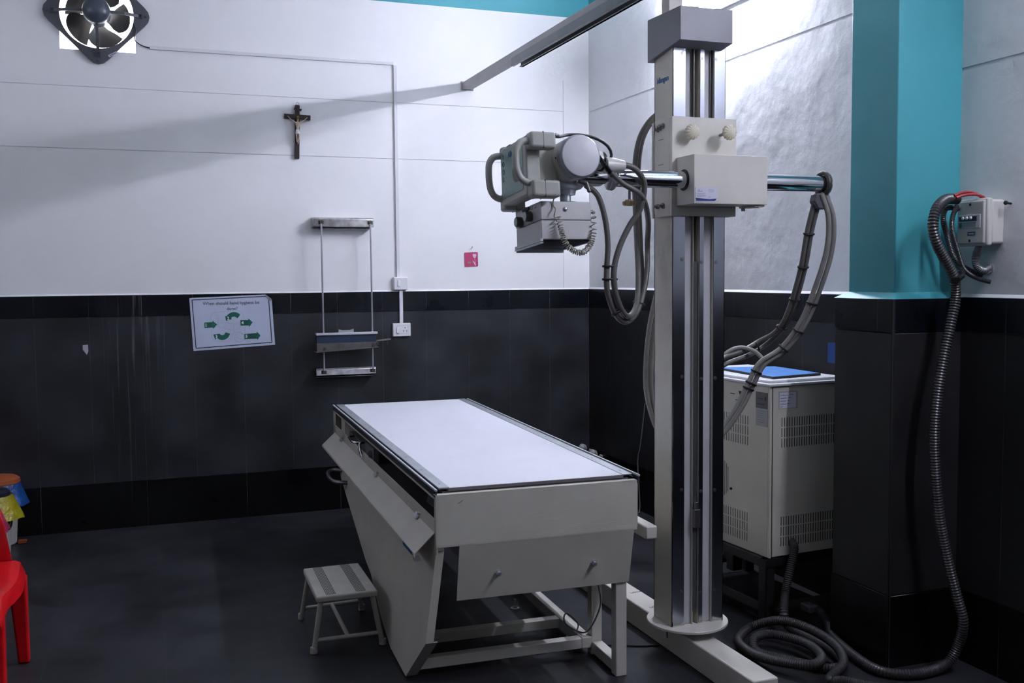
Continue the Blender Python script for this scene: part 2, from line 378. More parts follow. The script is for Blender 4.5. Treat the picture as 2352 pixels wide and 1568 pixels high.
# ------------------------------------------------------------------ exhaust fan in the wall opening
def fan():
    cx, cz = -3.243, 3.148
    t = thing('exhaust_fan', 'dark grey exhaust fan in bright opening at top left of back wall', 'fan', (cx, .01, cz))
    R = .318; rc = .065; P = []
    for k in range(4):
        a = k*PI/2+PI/2
        c = Vector((math.cos(a), math.sin(a)))*(R-rc*math.sqrt(2)+.008)
        for i in range(7):
            q = a-PI/4+PI/2*i/6; P.append((c.x+rc*math.cos(q), c.y+rc*math.sin(q)))
    n = 64; ri = .208
    # diamond plate with a round hole: rings around
    def edge(a):
        d = Vector((math.cos(a), math.sin(a))); best = None
        for i in range(len(P)):
            p, q = Vector(P[i]), Vector(P[(i+1) % len(P)]); e = q-p; den = d.x*e.y-d.y*e.x
            if abs(den) < 1e-9: continue
            tt = (p.x*e.y-p.y*e.x)/den; s = (p.x*d.y-p.y*d.x)/den
            if tt > 0 and -1e-6 <= s <= 1+1e-6: best = tt if best is None else max(best, tt)
        return best or R*.7
    fr = MB(); rg = []
    prof = [(0, .012), (0, -.012), (1, -.016), (1.001, -.004), (1.0, .06)]
    for kind, y in (('o', .008), ('o', -.012), ('i', -.018), ('l', -.018), ('l', .075), ('i2', .075), ('i2', -.005)):
        ring = []
        for k in range(n):
            a = 2*PI*k/n; e = edge(a)
            r = {'o': e, 'i': ri+.014, 'l': ri, 'i2': ri+.006}[kind]
            ring.append((cx+r*math.cos(a), y, cz+r*math.sin(a)))
        rg.append(ring)
    rg.append(rg[0]); fr.rings(rg, close=False)
    fr.build('frame', DGREY, t)
    m = MB(); m.lathe((cx, .02, cz), (0, -1, 0), [(0, .060), (.01, .078), (.10, .080), (.130, .074), (.155, .050), (.165, .02), (.167, .003)], 32)
    m.build('motor_housing', mat('motor_blue_grey', (.055, .068, .09), .35), t)
    m = MB(); m.lathe((cx, .06, cz), (0, -1, 0), [(0, .05), (.0, .062), (.03, .062), (.045, .066), (.05, .05)], 24)
    m.build('motor_ring', mat('worn_brass_grey', (.20, .14, .12), .35, metal=.7), t)
    for k in range(5):
        a0 = math.radians(-79+72*k); b = MB(); F = []; nr, na = 8, 10
        for i in range(nr+1):
            r = .06+(.188-.06)*i/nr; w = math.radians(26+10*min(1, i/nr*1.8)); row = []
            for j in range(na+1):
                s = -1+2*j/na; a = a0+s*w*(1.0)+math.radians(4*i/nr)
                rr = r*(1-(.20 if s < 0 else .03)*abs(s)**3*(i/nr))
                row.append((cx+rr*math.cos(a), .075+s*.030*(1 if i else .6), cz+rr*math.sin(a)))
            F.append(row)
        vs = [p for row in F for p in row]+[(p[0], p[1]+.0025, p[2]) for row in F for p in row]; N = (nr+1)*(na+1); fs = []
        for i in range(nr):
            for j in range(na):
                q = i*(na+1)+j; fs.append((q, q+1, q+na+2, q+na+1)); fs.append((N+q, N+q+na+1, N+q+na+2, N+q+1))
        for i in range(nr):
            q = i*(na+1); fs.append((q, q+na+1, N+q+na+1, N+q)); q += na; fs.append((q, N+q, N+q+na+1, q+na+1))
        for j in range(na):
            q = nr*(na+1)+j; fs.append((q, q+1, N+q+1, N+q)); q = j; fs.append((q, N+q, N+q+1, q+1))
        b._add(vs, fs); b.build('blade', mat('fan_blade_dark', (.035, .033, .032), .4), t)
    for k in range(4):
        a = k*PI/2+math.radians(0); d = Vector((math.cos(a), 0, math.sin(a))); c = Vector((cx, 0, cz))
        b = MB(); b.bar(c+d*.06+Vector((0, -.075, 0)), c+d*.16+Vector((0, -.06, 0)), .018, .006, up=(0, 1, 0))
        b.bar(c+d*.155+Vector((0, -.062, 0)), c+d*.235+Vector((0, -.020, 0)), .018, .006, up=(0, 1, 0))
        w = Vector((-d.z, 0, d.x))
        for s in (-1, 1): b.bar(c+d*.225+w*(.012*s)+Vector((0, -.022, 0)), c+d*.255+w*(.012*s)+Vector((0, -.022, 0)), .004, .008, up=(0, 1, 0))
        b.bar(c+d*.255-w*.014+Vector((0, -.022, 0)), c+d*.255+w*.014+Vector((0, -.022, 0)), .004, .008, up=(0, 1, 0))
        b.ball(c+d*.278+Vector((0, -.014, 0)), .007)
        b.build('support_arm', DGREY, t)
    M = basis((cx+.083, -.0178, cz-.238), (math.cos(.5), 0, math.sin(.5)), (-math.sin(.5), 0, math.cos(.5)))
    b = MB(M); b.box(-.028, .028, -.007, .007, 0, .001); b.build('rating_sticker', LABELP, t)
    b = MB(M)
    for i in range(7): b.box(-.022+i*.006, -.018+i*.006, -.003, .003, .001, .0015)
    b.build('sticker_print', NAVY, t)
    w = MB(); w.tube(spline([(-3.04, -.02, 3.10), (-3.025, -.025, 3.06), (-3.035, -.02, 3.01), (-3.01, -.005, 2.985), (-2.975, .003, 2.972), (-2.948, .008, 2.968)]), .0035, 6)
    tag(w.build('power_cable', BLACK), 'thin black cable from exhaust fan to start of white trunking', 'cable')
fan()
# white trunking along the wall
t = thing('cable_trunking', 'slim white cable trunking running from fan across and down back wall', 'cable trunking', (-1.41, .01, 2.97))
MB().box(-2.948, -1.420, -.006, .0098, 2.958, 2.978).build('horizontal_run', PVC_SHADE, t, bevel=.001)
MB().box(-1.420, -1.398, -.006, .0098, 1.548, 2.957).build('vertical_run', PVC_SHADE, t, bevel=.001)
t = MB().box(-1.406, -1.383, -.014, .0, 1.236, 1.46).build('cable_trunking', PVC, bevel=.001)
tag(t, 'short white trunking piece between switch box and socket on black border', 'cable trunking')
def plate(name, label, cat, x0, x1, z0, z1, d, y0, rocker, sock):
    t = thing(name, label, cat, ((x0+x1)/2, y0, (z0+z1)/2))
    MB().box(x0, x1, y0-d, y0+.002, z0, z1).build('backing_box', PVC, t, bevel=.004)
    cx, cz = (x0+x1)/2, (z0+z1)/2
    b = MB(); b.prism(rrect(x0+.004, x1-.004, z0+.004, z1-.004, .006), lambda u, v, w: (u, w, v), y0-d, y0-d-.003); b.build('face_plate', PVC, t)
    r = MB(); r.box(*rocker[:2], y0-d-.008, y0-d-.002, *rocker[2:]); r.build('rocker_switch', mat('switch_white', (.80, .80, .82), .3), t, bevel=.002)
    if sock:
        h = MB()
        for dx, dz, q in ((.0, .014, .0036), (-.011, -.006, .003), (.011, -.006, .003), (-.011, -.014, .0022), (.011, -.014, .0022)):
            h.cyl((cx+.022+dx, y0-d-.0026, cz+dz), (cx+.022+dx, y0-d-.0042, cz+dz), q, seg=12)
        h.build('socket_holes', DARK, t)
        h = MB(); h.box(cx-.033, cx+.043, y0-d-.0034, y0-d-.0028, cz+.0275, cz+.029); h.box(cx-.033, cx+.043, y0-d-.0034, y0-d-.0028, cz-.029, cz-.0275)
        h.box(cx-.034, cx-.0325, y0-d-.0034, y0-d-.0028, cz-.029, cz+.029); h.box(cx+.0425, cx+.044, y0-d-.0034, y0-d-.0028, cz-.029, cz+.029)
        h.build('face_outline', mat('seam_grey', (.35, .35, .37), .5), t)
plate('switch_box', 'white surface switch box with one rocker just above black border tiles', 'switch', -1.447, -1.351, 1.462, 1.549, .035, .01, (-1.421, -1.404, 1.487, 1.527), False)
plate('wall_socket', 'white socket plate with switch on grey tiles below the trunking', 'socket', -1.456, -1.331, 1.147, 1.238, .014, .0, (-1.430, -1.414, 1.169, 1.212), True)

# ------------------------------------------------------------------ crucifix
def crucifix():
    t = thing('crucifix', 'small dark wooden crucifix with pale figure hanging on back wall', 'crucifix', (-2.064, .01, 2.5))
    M = Matrix.Translation((-2.064, -.002, 2.5)) @ Matrix.Rotation(math.radians(-1.6), 4, 'Y').inverted()
    def T(): return MB(M)
    b = T(); b.box(-.0145, .0145, -.012, .010, -.180, .162); b.box(-.084, .084, -.0125, .0095, .072, .102); b.build('cross', WOOD, t, bevel=.0015)
    b = T(); b.prism([(-.026, .132), (-.018, .147), (.0, .138), (.027, .138), (.022, .122), (.0, .127), (-.010, .128)], lambda u, v, w: (u, w, v), -.014, -.018); b.build('name_scroll', WOOD, t)
    b = T(); b.tube([(.008*math.cos(a), -.004, .172+.009*math.sin(a)) for a in [2*PI*i/16 for i in range(17)]], .0015, 6); b.build('hanging_ring', DSTEEL, t)
    # one continuous little body grown with the skin modifier
    J = [(0, 0, -.010), (0, -.001, .012), (0, -.003, .040), (0, -.002, .055), (0, -.008, .076),  # pelvis, waist, chest, neck, head
         (-.018, 0, .050), (-.042, .004, .066), (-.064, .005, .088),
         (.018, 0, .050), (.042, .004, .066), (.064, .005, .088),
         (-.008, -.001, -.016), (-.007, -.010, -.046), (-.003, -.003, -.078), (.008, -.001, -.016), (.008, -.010, -.046), (.003, -.003, -.080), (.0, -.010, -.090)]
    E_ = [(0,1),(1,2),(2,3),(3,4),(2,5),(5,6),(6,7),(2,8),(8,9),(9,10),(0,11),(11,12),(12,13),(0,14),(14,15),(15,16),(16,17)]
    rr = [.013,.0105,.0135,.0052,.0088,.0055,.004,.003,.0055,.004,.003,.0078,.0055,.004,.0078,.0055,.004,.0032]
    me = bpy.data.meshes.new('figure'); me.from_pydata([tuple((M @ (Vector(p)+Vector((0, -.022, 0))))-t.location) for p in J], E_, [])
    o = bpy.data.objects.new('figure', me); COL.objects.link(o); o.parent = t; me.materials.append(SKIN)
    o.modifiers.new('skin', 'SKIN'); me.skin_vertices[0].data[0].use_root = True
    for i, r in enumerate(rr): me.skin_vertices[0].data[i].radius = (r, r*.8)
    sm = o.modifiers.new('sub', 'SUBSURF'); sm.levels = 1; sm.render_levels = 2
    b = T(); b.lathe((0, -.022, -.024), (0, 0, 1), [(0, .0165), (.006, .017), (.018, .0155), (.026, .013)], 14, sy=.8); b.bar((-.012, -.034, .0), (.014, -.034, -.008), .004, .007); b.build('loincloth', CLOTH, t)
    b = T(); b.ball((0, -.029, .080), .0098, sz=1.15, sy=.8); b.ball((-.007, -.029, .068), .004, sz=1.6); b.ball((.007, -.029, .068), .004, sz=1.6); b.build('hair', HAIR, t)
crucifix()

# ------------------------------------------------------------------ cassette holder
def holder():
    t = thing('film_cassette_holder', 'steel wall rack with two rods and sliding tray on back wall', 'cassette holder', (-1.785, 0, 1.42))
    for z0, z1, y0 in ((1.876, 1.942, .01), (.905, .958, .0)):
        b = MB(); b.prism([(y0+.002, z0), (-.075, z0+.004), (-.075, z1-.012), (-.062, z1-.002), (y0+.002, z1)], lambda u, v, w: (w, u, v), -1.985, -1.587)
        b.box(-1.985, -1.60, -.055, y0, z0-.010, z0-.006)
        r = b.build('end_rail', mat('polished_worn_steel', (.60, .58, .58), .22, metal=1, noise=.35, nscale=26), t, bevel=.002)
        for x in (-1.935, -1.612):
            c = MB(); c.cyl((x, -.055, (z0+z1)/2), (x, -.095, (z0+z1)/2), .011, seg=12); c.box(x-.016, x+.016, -.083, -.077, (z0+z1)/2-.012, (z0+z1)/2+.01); c.build('rod_clamp', mat('dark_brass', (.10, .09, .08), .35, metal=.9), r)
    for x in (-1.935, -1.612):
        MB().cyl((x, -.088, .925), (x, -.088, 1.912), .0062, seg=12).build('rod', STEEL, t)
    c = MB(); c.box(-1.988, -1.585, -.125, -.07, 1.178, 1.189); c.box(-1.988, -1.585, -.127, -.122, 1.176, 1.191); c.build('tray_lip', mat('bright_aluminium', (.72, .72, .76), .35, metal=.6), t, bevel=.001)
    c = MB(); c.box(-1.984, -1.592, -.118, -.075, 1.118, 1.178); c.build('blue_pad', mat('navy_pad', (.008, .022, .052), .5), t)
    c = MB(); c.prism([(-1.986, 1.068), (-1.986, 1.124), (-1.587, 1.124), (-1.587, 1.090)], lambda u, v, w: (u, w, v), -.128, -.070)
    c.prism([(-1.992, 1.064), (-1.992, 1.070), (-1.580, 1.092), (-1.580, 1.086)], lambda u, v, w: (u, w, v), -.135, -.06)
    r = c.build('lower_clamp', mat('clamp_worn_steel', (.115, .105, .105), .42, metal=.5, noise=.3, nscale=20), t, bevel=.001)
    for x, z in ((-1.935, 1.088), (-1.612, 1.104), (-1.588, 1.112)):
        MB().cyl((x, -.128, z), (x, -.137, z), .009, seg=10).build('clamp_bolt', mat('dark_brass', (.1, .09, .08), .35), r)
    c = MB(); c.bar((-1.60, -.10, 1.128), (-1.492, -.10, 1.139), .012, .010); c.cyl((-1.515, -.10, 1.10), (-1.512, -.10, 1.168), .0025, seg=8); c.build('side_handle', DSTEEL, t)
    c = MB(); c.prism([(-1.835, 1.188), (-1.835, 1.210), (-1.81, 1.204), (-1.76, 1.204), (-1.736, 1.212), (-1.736, 1.188)], lambda u, v, w: (u, w, v), -.085, -.078); c.build('top_tab', mat('tab_grey', (.3, .3, .31), .5), t)
holder()

# ------------------------------------------------------------------ poster and small wall items
def poster():
    o3 = Vector((-2.744, -.0015, 1.0925)); s = .508/1845.0
    t = thing('hand_hygiene_poster', 'pale laminated hand hygiene poster with green numbered arrows on back wall', 'poster', (-2.488, 0, 1.26))
    ex = Vector((1, 0, .010)).normalized(); ez = Vector((-.012, 0, 1)).normalized()
    def P(zx, zy, d=0): return o3+ex*((zx-228)*s)+ez*((1420-zy)*s)+Vector((0, -d, 0))
    def poly(b, pts, d0, d1): b.prism([(q[0], q[1]) for q in pts], lambda u, v, w: P(u, v, w), d0, d1)
    b = MB(); poly(b, [(235,1420),(228,1360),(186,215),(200,200),(1895,160),(2035,295),(2075,1350)], 0, .0012); b.build('sheet', PAPER, t, smooth=False)
    b = MB(); b._add([P(1895,160,.001), P(1925,200,.010), P(2030,285,.011), P(2035,295,.001), P(1895,160,.002), P(1935,190,.011), P(2032,275,.012), P(2037,293,.002)], [(0,1,2,3),(7,6,5,4),(0,4,5,1),(1,5,6,2),(2,6,7,3)]); b.build('curled_corner', mat('paper_back', (.62, .60, .66), .5), t, smooth=False)
    b = MB()
    Q = [(247,247),(1903,205)]; L_ = [((237,247),(1903,203)), ((1965,290),(2003,1290)), ((2008,1288),(290,1358)), ((290,1358),(245,247))]
    for (a, c), (d, e) in L_: b.bar(P(a, c, .0014), P(d, e, .0014), .0052, .0008, up=(0, 1, 0))
    b.build('border_line', INK, t, smooth=False)
    def M(zx, zy): return basis(P(zx, zy, .0016), ex, ez)
    text('heading_line', 'When should hand hygiene be', .0286, INK_H, M(1112, 340), t, bold=.0002)
    text('heading_line', 'done?', .0286, INK_H, M(1125, 470), t, bold=.0002)
    def arrow(pts, num, nx, ny, lines=()):
        b = MB(); poly(b, pts, .0013, .0022); a = b.build('arrow', GREEN, t, smooth=False)
        text('numeral', num, .026, WHITEINK, basis(P(nx, ny, .0024), ex, ez), a, bold=.0009)
        c = MB()
        for x0, y0, x1, y1 in lines: c.bar(P(x0, y0, .0023), P(x1, y1, .0023), .0022, .0004, up=(0, 1, 0))
        if lines: c.build('small_print', INK, a, smooth=False)
    arrow([(495,772),(678,766),(677,735),(775,825),(688,928),(685,895),(498,900)], '1', 530, 838, [(575,790,660,788),(575,815,665,812),(580,840,660,838),(585,870,650,868)])
    arrow([(1302,745),(1482,745),(1482,705),(1577,802),(1497,905),(1488,872),(1305,872)], '4', 1348, 808, [(1400,765,1480,765),(1400,790,1480,790),(1400,815,1475,815),(1400,845,1470,845)])
    arrow([(1380,1068),(1662,1058),(1662,1022),(1745,1115),(1672,1218),(1666,1186),(1380,1193)], '5', 1425, 1125, [(1480,1082,1650,1078),(1480,1108,1655,1105),(1480,1135,1650,1132),(1480,1165,1640,1160)])
    def arc(cx, cy, r0, r1, a0, a1, n=12):
        o = [(cx+r1*math.cos(math.radians(a0+(a1-a0)*i/n)), cy-r1*math.sin(math.radians(a0+(a1-a0)*i/n))) for i in range(n+1)]
        q = [(cx+r0*math.cos(math.radians(a1+(a0-a1)*i/n)), cy-r0*math.sin(math.radians(a1+(a0-a1)*i/n))) for i in range(n+1)]
        return o, q
    o, q = arc(1160, 740, 85, 190, 42, 150)
    arrow(o+[(962,628),(978,750),(1108,712)]+q[1:]+[(1240,695)], '2', 1030, 695)
    o, q = arc(885, 1020, 60, 170, -10, -150)
    arrow([(1058,1050)]+o[1:-1]+[(722,1180),(683,1055),(822,1040)]+q[1:-1]+[(958,1015)], '3', 752, 1105)
    # faint line sketch of a bed and chair
    b = MB()
    def ln(pts, w=.0011):
        for p, q in zip(pts, pts[1:]): b.bar(P(*p, .0014), P(*q, .0014), w, .0003, up=(0, 1, 0))
    def el(cx, cy, rx, ry, n=20): ln([(cx+rx*math.cos(2*PI*i/n), cy+ry*math.sin(2*PI*i/n)) for i in range(n+1)])
    ln([(640,640),(680,570),(760,540),(1250,525),(1340,570),(1385,650),(1395,1060)]); ln([(640,640),(640,760)]); ln([(650,930),(645,1130),(700,1200),(830,1225),(1040,1228)])
    ln([(770,610),(815,605),(815,690),(800,790),(810,870),(1060,965),(1200,960),(1300,900),(1270,800),(1170,820),(900,780)]); ln([(770,610),(785,700),(790,860),(850,930)]); el(880,760,32,28)
    ln([(930,860),(980,870)]); ln([(1060,965),(1075,1040),(1110,1080),(1035,1180),(1090,1180),(1130,1080),(1150,980)]); ln([(1160,830),(1140,960)]); ln([(1270,980),(1290,920)])
    el(1260,1150,105,108); ln([(1170,1130),(1330,1200)]); ln([(1150,1020),(1280,1015),(1370,1080)])
    b.build('line_drawing', INK_G, t, smooth=False)
INK_H = mat('ink_heading', (.045, .05, .075), .5)
poster()
def tulip_card():
    t = thing('tulip_card', 'small square magenta card with pale tulip on white back wall', 'card', (-.888, .01, 1.667))
    M = basis((-.888, .0088, 1.667), (1, 0, .03), (-.02, 0, 1))
    b = MB(M); b.prism(rrect(-.049, .049, -.049, .049, .006), lambda u, v, w: (u, v, w), 0, .0025); b.build('card', PINK, t)
    b = MB(M); b.prism([(.012,.040),(.020,.034),(.026,.040),(.031,.034),(.038,.040),(.037,.022),(.030,.010),(.024,.008),(.016,.014),(.011,.026)], lambda u, v, w: (u, v, w), .002, .0032)
    b.prism([(.024,.010),(.026,.010),(.031,-.032),(.027,-.036)], lambda u, v, w: (u, v, w), .002, .0032)
    b.prism([(.008,-.008),(.014,-.010),(.030,-.030),(.033,-.043),(.027,-.044),(.019,-.028)], lambda u, v, w: (u, v, w), .002, .0032); b.build('tulip_print', PINKL, t, smooth=False)
    b = MB(M); b.prism([(-.028,-.017),(-.024,-.013),(-.014,-.017),(-.004,-.013),(-.001,-.020),(-.006,-.027),(-.026,-.026)], lambda u, v, w: (u, v, w), .002, .003); b.build('badge_print', CARDG, t, smooth=False)
tulip_card()
b = MB(); b.cyl((-.884, .012, 1.742), (-.887, -.016, 1.752), .0022, seg=8); b.ball((-.887, -.016, 1.752), .004)
tag(b.build('nail', DSTEEL), 'small steel nail in back wall just above magenta card', 'nail')
b = MB(); b.prism([(-3.388,1.150),(-3.358,1.152),(-3.357,1.112),(-3.366,1.090),(-3.388,1.122)], lambda u, v, w: (u, w, v), .0015, -.0015)
tag(b.build('paper_scrap', mat('scrap_lilac', (.42, .41, .46), .6)), 'torn pale paper scrap stuck on grey tiles left of poster', 'paper scrap')
b = MB(); b.prism([(-2.722,1.225),(-2.81,1.228),(-2.81,1.128),(-2.722,1.130)], lambda u, v, w: (w, u, v), .002, -.0015)
tag(b.build('blue_sticker', mat('sticker_blue', (.006, .045, .19), .4)), 'plain blue square sticker on grey tiles left of pillar', 'sticker')

# ------------------------------------------------------------------ overhead rail, floor rail
def overhead():
    t = thing('overhead_rail', 'grey painted steel overhead rail running from back wall toward camera', 'rail', (-.905, -2.2, 2.85))
    RAIL = mat('rail_paint', (.42, .40, .41), .5, noise=.06, nscale=6)
    MB().box(-.940, -.868, -5.2, .0, 2.828, 2.872).build('beam', RAIL, t, bevel=.002)
    b = MB(); b.box(-.944, -.930, -5.2, -.978, 2.792, 2.836); b.box(-.944, -.925, -5.2, -.978, 2.789, 2.793); b.box(-.882, -.868, -5.2, -.978, 2.789, 2.830); b.box(-.890, -.868, -5.2, -.978, 2.789, 2.793)
    b.build('channel', mat('channel_green_grey', (.20, .22, .22), .4, noise=.15, nscale=9), t)
    b = MB(); b.box(-.948, -.860, -.004, .012, 2.822, 2.880); b.build('wall_bracket', RAIL, t, bevel=.002)
overhead()
def floor_rail():
    t = thing('floor_rail', 'low off-white floor rail beam that the X-ray column stands on', 'rail', (-.955, -2.95, 0))
    MB().box(-1.036, -.930, -3.675, -.45, 0.0, .107).build('beam', ENAMEL_W, t, bevel=.006)
    text('lock_marking', 'LOCK', .019, INK, basis((-.958, -2.62, .1073), (1, .12, 0), (-.12, 1, 0)), t, squash=1.2)
    text('lock_marking', 'LOCK', .019, INK, basis((-.972, -2.83, .1073), (1, .12, 0), (-.12, 1, 0)), t, squash=1.2)
    b = MB(); b.box(-1.0365, -1.0355, -3.055, -3.045, .052, .088); b.build('slot', DARK, t)
floor_rail()

# ------------------------------------------------------------------ X-ray tube stand
def stand():
    t = thing('x_ray_tube_stand', 'tall X-ray column with horizontal chrome arm carrying the tube head', 'x-ray machine', (-.975, -3.12, .11))
    # base plate
    b = MB(); b.lathe((-.982, -3.118, .138), (0, 0, 1), [(0, .160), (.002, .164), (.010, .164), (.012, .162)], 48); b.lathe((-.982, -3.118, .106), (0, 0, 1), [(0, .050), (.034, .050)], 24)
    for x, y in ((-.862, -3.16), (-1.01, -2.975)): b.box(x-.010, x+.010, y-.02, y+.02, .148, .170)
    b.build('base_plate', ENAMEL_W, t)
    # painted column body with its channels
    b = MB(); x0, x1, yf, yb = -1.092, -.860, -3.190, -3.040
    b.box(x0, x0+.004, yf, yb, .15, 2.47); b.box(x1-.004, x1, yf, yb, .15, 2.47); b.box(x0, x1, yb-.004, yb, .15, 2.47)
    for a, c in ((x0, -1.038), (-.975, -.955), (-.912, x1)): b.box(a, c, yf, yf+.004, .15, 2.47)
    for a, c in ((-1.038, -1.0), (-.955, -.912)): b.box(a, c, yf+.014, yf+.018, .15, 2.47)
    b.box(-1.0, -.975, yf+.05, yf+.054, .15, 2.47)
    for a in (-1.038, -1.0, -.975, -.955, -.912): b.box(a-.001, a+.001, yf, yf+.052, .15, 2.47)
    b.build('column', ENAMEL_G, t)
    b = MB()
    for a, c in ((-1.034, -1.002), (-.953, -.915)): b.box(a, c, yf+.0120, yf+.0138, .152, 2.46)
    b.build('painted_track', mat('track_paint_grey', (.47, .47, .49), .5), t)
    for a, c, r in ((x0+.0006, -1.040, .012), (-.974, -.956, .004), (-.911, x1-.004, .010)):
        b = MB(); b.prism(rrect(a, c, .160, 2.452, r), lambda u, v, w: (u, w, v), yf, yf-.003); s = b.build('guide_strip', mat('mirror_steel', (.42, .44, .50), .20, metal=1, noise=.06, nscale=5), t)
        k = MB()
        for z in (2.40, 1.61, 1.15, .70, .29):
            k.lathe(((a+c)/2+(.014 if c-a > .04 else 0)*(1 if a < -1 else -1), yf-.003, z-(.012 if a > -1 else 0)), (0, -1, 0), [(0, .0075), (.0015, .0075), (.0015, .003), (.0035, .003)], 12)
        k.build('rivet', DSTEEL, s)
    b = MB(); b.tube([(-.990, yf+.02, .2), (-.990, yf+.02, 2.46)], .004, 6); b.build('counterweight_cable', DSTEEL, t)
    b = MB(); b.tube([(-.9215, yf+.004, 2.12), (-.9205, yf+.002, 2.46)], .0035, 6); b.tube([(-1.0055, yf+.004, 2.12), (-1.0045, yf+.002, 2.46)], .003, 6); b.build('carriage_rope', BLACK, t)
    b = MB(); b.box(-1.0, -.984, yf-.001, yf+.03, .205, 1.60); b.build('inner_rail', mat('track_dark', (.06, .062, .068), .4), t)
    b = MB(); b.box(-1.0, -.975, yf-.018, yf+.01, .545, .618); b.cyl((-.988, yf-.006, .618), (-.988, yf-.006, .648), .010, seg=10); b.build('end_stop', DSTEEL, t, bevel=.001)
    # head cap: box whose underside falls toward the back
    b = MB(); b.prism([(-3.272, 2.430), (-3.272, 2.556), (-3.010, 2.562), (-3.010, 2.395)], lambda u, v, w: (w, u, v), -1.108, -.892+.012)
    b.build('top_cover', [CAPG], t, bevel=.002)
    b = MB(); b.box(-1.055, -.995, -3.09, -3.03, 2.55, 2.80); b.box(-1.055, -.87, -3.10, -3.02, 2.762, 2.788)
    b.build('support_post', ENAMEL, t, bevel=.002)
    text('maker_name', 'Allengers', .030, BRAND, basis((-1.0925, -3.108, 2.312), (0, -1, 0), (0, 0, 1)), t, bold=.0009, squash=.83)
    # carriage: bracket round the column
    b = MB(); b.box(-1.112, -.827, -3.218, -3.196, 1.776, 2.155); b.box(-1.112, -1.094, -3.1955, -3.081, 1.776, 2.155); b.box(-.856, -.827, -3.1955, -3.036, 1.776, 2.155)
    b.box(-1.094, -.856, -3.036, -3.02, 1.776, 2.155); b.box(-1.112, -1.0945, -3.0805, -3.075, 1.79, 2.10)
    c = b.build('carriage_bracket', ENAMEL_W, t, bevel=.002)
    for y, z in ((-3.108, 2.118), (-3.130, 2.122), (-3.150, 2.126), (-3.110, 1.818), (-3.152, 1.818)):
        k = MB(); k.lathe((-1.112, y, z), (-1, 0, 0), [(0, .011), (.008, .011), (.009, .006), (.02, .006)], 10); k.build('hex_bolt', DSTEEL, c)
    for z in (2.075, 1.978): k = MB(); k.box(-1.1132, -1.112, -3.150, -3.110, z, z+.0015); k.build('scale_mark', INK, c)
    for x, d in ((-1.045, .036), (-.900, .066)):
        k = MB(); k.cyl((x, -3.218, 2.090), (x, -3.218-d, 2.092), .006, seg=10); kk = k.build('knob_stem', DSTEEL, t)
        k = MB(); R = []
        for dy, r0 in ((0, .026), (.004, .0295), (.016, .0295), (.020, .026), (.023, .021), (.026, .012), (.027, .002)):
            R.append([(x+(r0*(1-.045*(1-math.cos(14*2*PI*j/112)))*math.cos(2*PI*j/112)), -3.218-d-dy+.010, 2.092+(r0*(1-.045*(1-math.cos(14*2*PI*j/112)))*math.sin(2*PI*j/112))) for j in range(112)])
        k.rings(R); k.build('scalloped_knob', CREAM, t)
    b = MB(); b.box(-1.092, -.772, -3.350, -3.219, 1.814, 1.997); a = b.build('arm_housing', ENAMEL_W, t, bevel=.0015)
    b = MB(); b.box(-.82, -.778, -3.34, -3.23, 1.806, 1.815); b.cyl((-.80, -3.335, 1.802), (-.80, -3.335, 1.814), .006, seg=8); b.cyl((-.815, -3.25, 1.795), (-.815, -3.25, 1.814), .008, seg=8); b.build('underside_plate', ENAMEL, a)
    M = basis((-1.037, -3.3512, 1.848), (1, 0, 0), (0, 0, 1))
    b = MB(M); b.prism([(-.050,.026),(-.03,.028),(.049,.027),(.047,-.008),(.042,-.027),(-.050,-.027)], lambda u, v, w: (u, v, w), -.001, .0006); l = b.build('service_label', LABELP, a, smooth=False)
    b = MB(M); b.prism([(-.049,-.013),(-.02,-.015),(.01,-.017),(.040,-.014),(.036,-.021),(.030,-.024),(-.047,-.024)], lambda u, v, w: (u, v, w), .0006, .001); b.build('swoosh', NAVY, l, smooth=False)
    b = MB(M)
    for i in range(5): b.box(-.044, -.006-(i % 2)*.004, .004-i*.0032, .0052-i*.0032, .0006, .0009)
    b.box(-.042, -.020, .0105, .013, .0006, .0009); b.prism([(-.034,.020),(-.031,.015),(-.037,.015)], lambda u, v, w: (u, v, w), .0006, .0009)
    for z in (.018, .014, .010): b.box(.006, .028, z, z+.001, .0006, .0009)
    b.prism([(.004,-.006),(.010,-.012),(.014,-.004),(.013,-.010),(.009,-.014)], lambda u, v, w: (u, v, w), .0006, .0009)
    b.build('printed_lines', INK_G, l, smooth=False)
    b = MB(); b.lathe((-1.0915, -3.275, 1.907), (-1, 0, 0), [(0, .040), (.003, .040)], 32); b.build('arm_seal', BLACK, a)
    # arm
    AY, AZ = -3.275, 1.907
    b = MB(); b.lathe((-1.392, AY, AZ), (1, 0, 0), [(0, .028), (.004, .0315), (.30, .0325), (.93, .0325)], 32); arm = b.build('chrome_arm', CHROME, t)
    b = MB(); b.cyl((-1.60, AY, AZ-.002), (-1.38, AY, AZ-.002), .020, seg=24); b.build('inner_arm', CHROME, t)
    b = MB(); b.lathe((-1.415, AY, AZ-.004), (1, 0, 0), [(0, .028), (.006, .040), (.022, .042), (.026, .040)], 32); b.build('arm_collar', STEEL, t)
    b = MB(); b.lathe((-1.389, AY, AZ), (1, 0, 0), [(0, .036), (.006, .036)], 32); b.build('arm_gasket', BLACK, t)
    b = MB(); b.lathe((-1.355, AY-.032, AZ+.012), (0, -1, .3), [(0, .004), (.003, .004)], 10); b.build('arm_screw', DSTEEL, arm)
    b = MB(); R = []
    for i in range(33): a_ = 2*PI*i/32; R.append((-.462, AY+.043*math.cos(a_), AZ+.043*math.sin(a_)))
    b.tube(R, .0095, 10); b.build('rubber_ring', mat('old_rubber', (.05, .045, .036), .5), t)
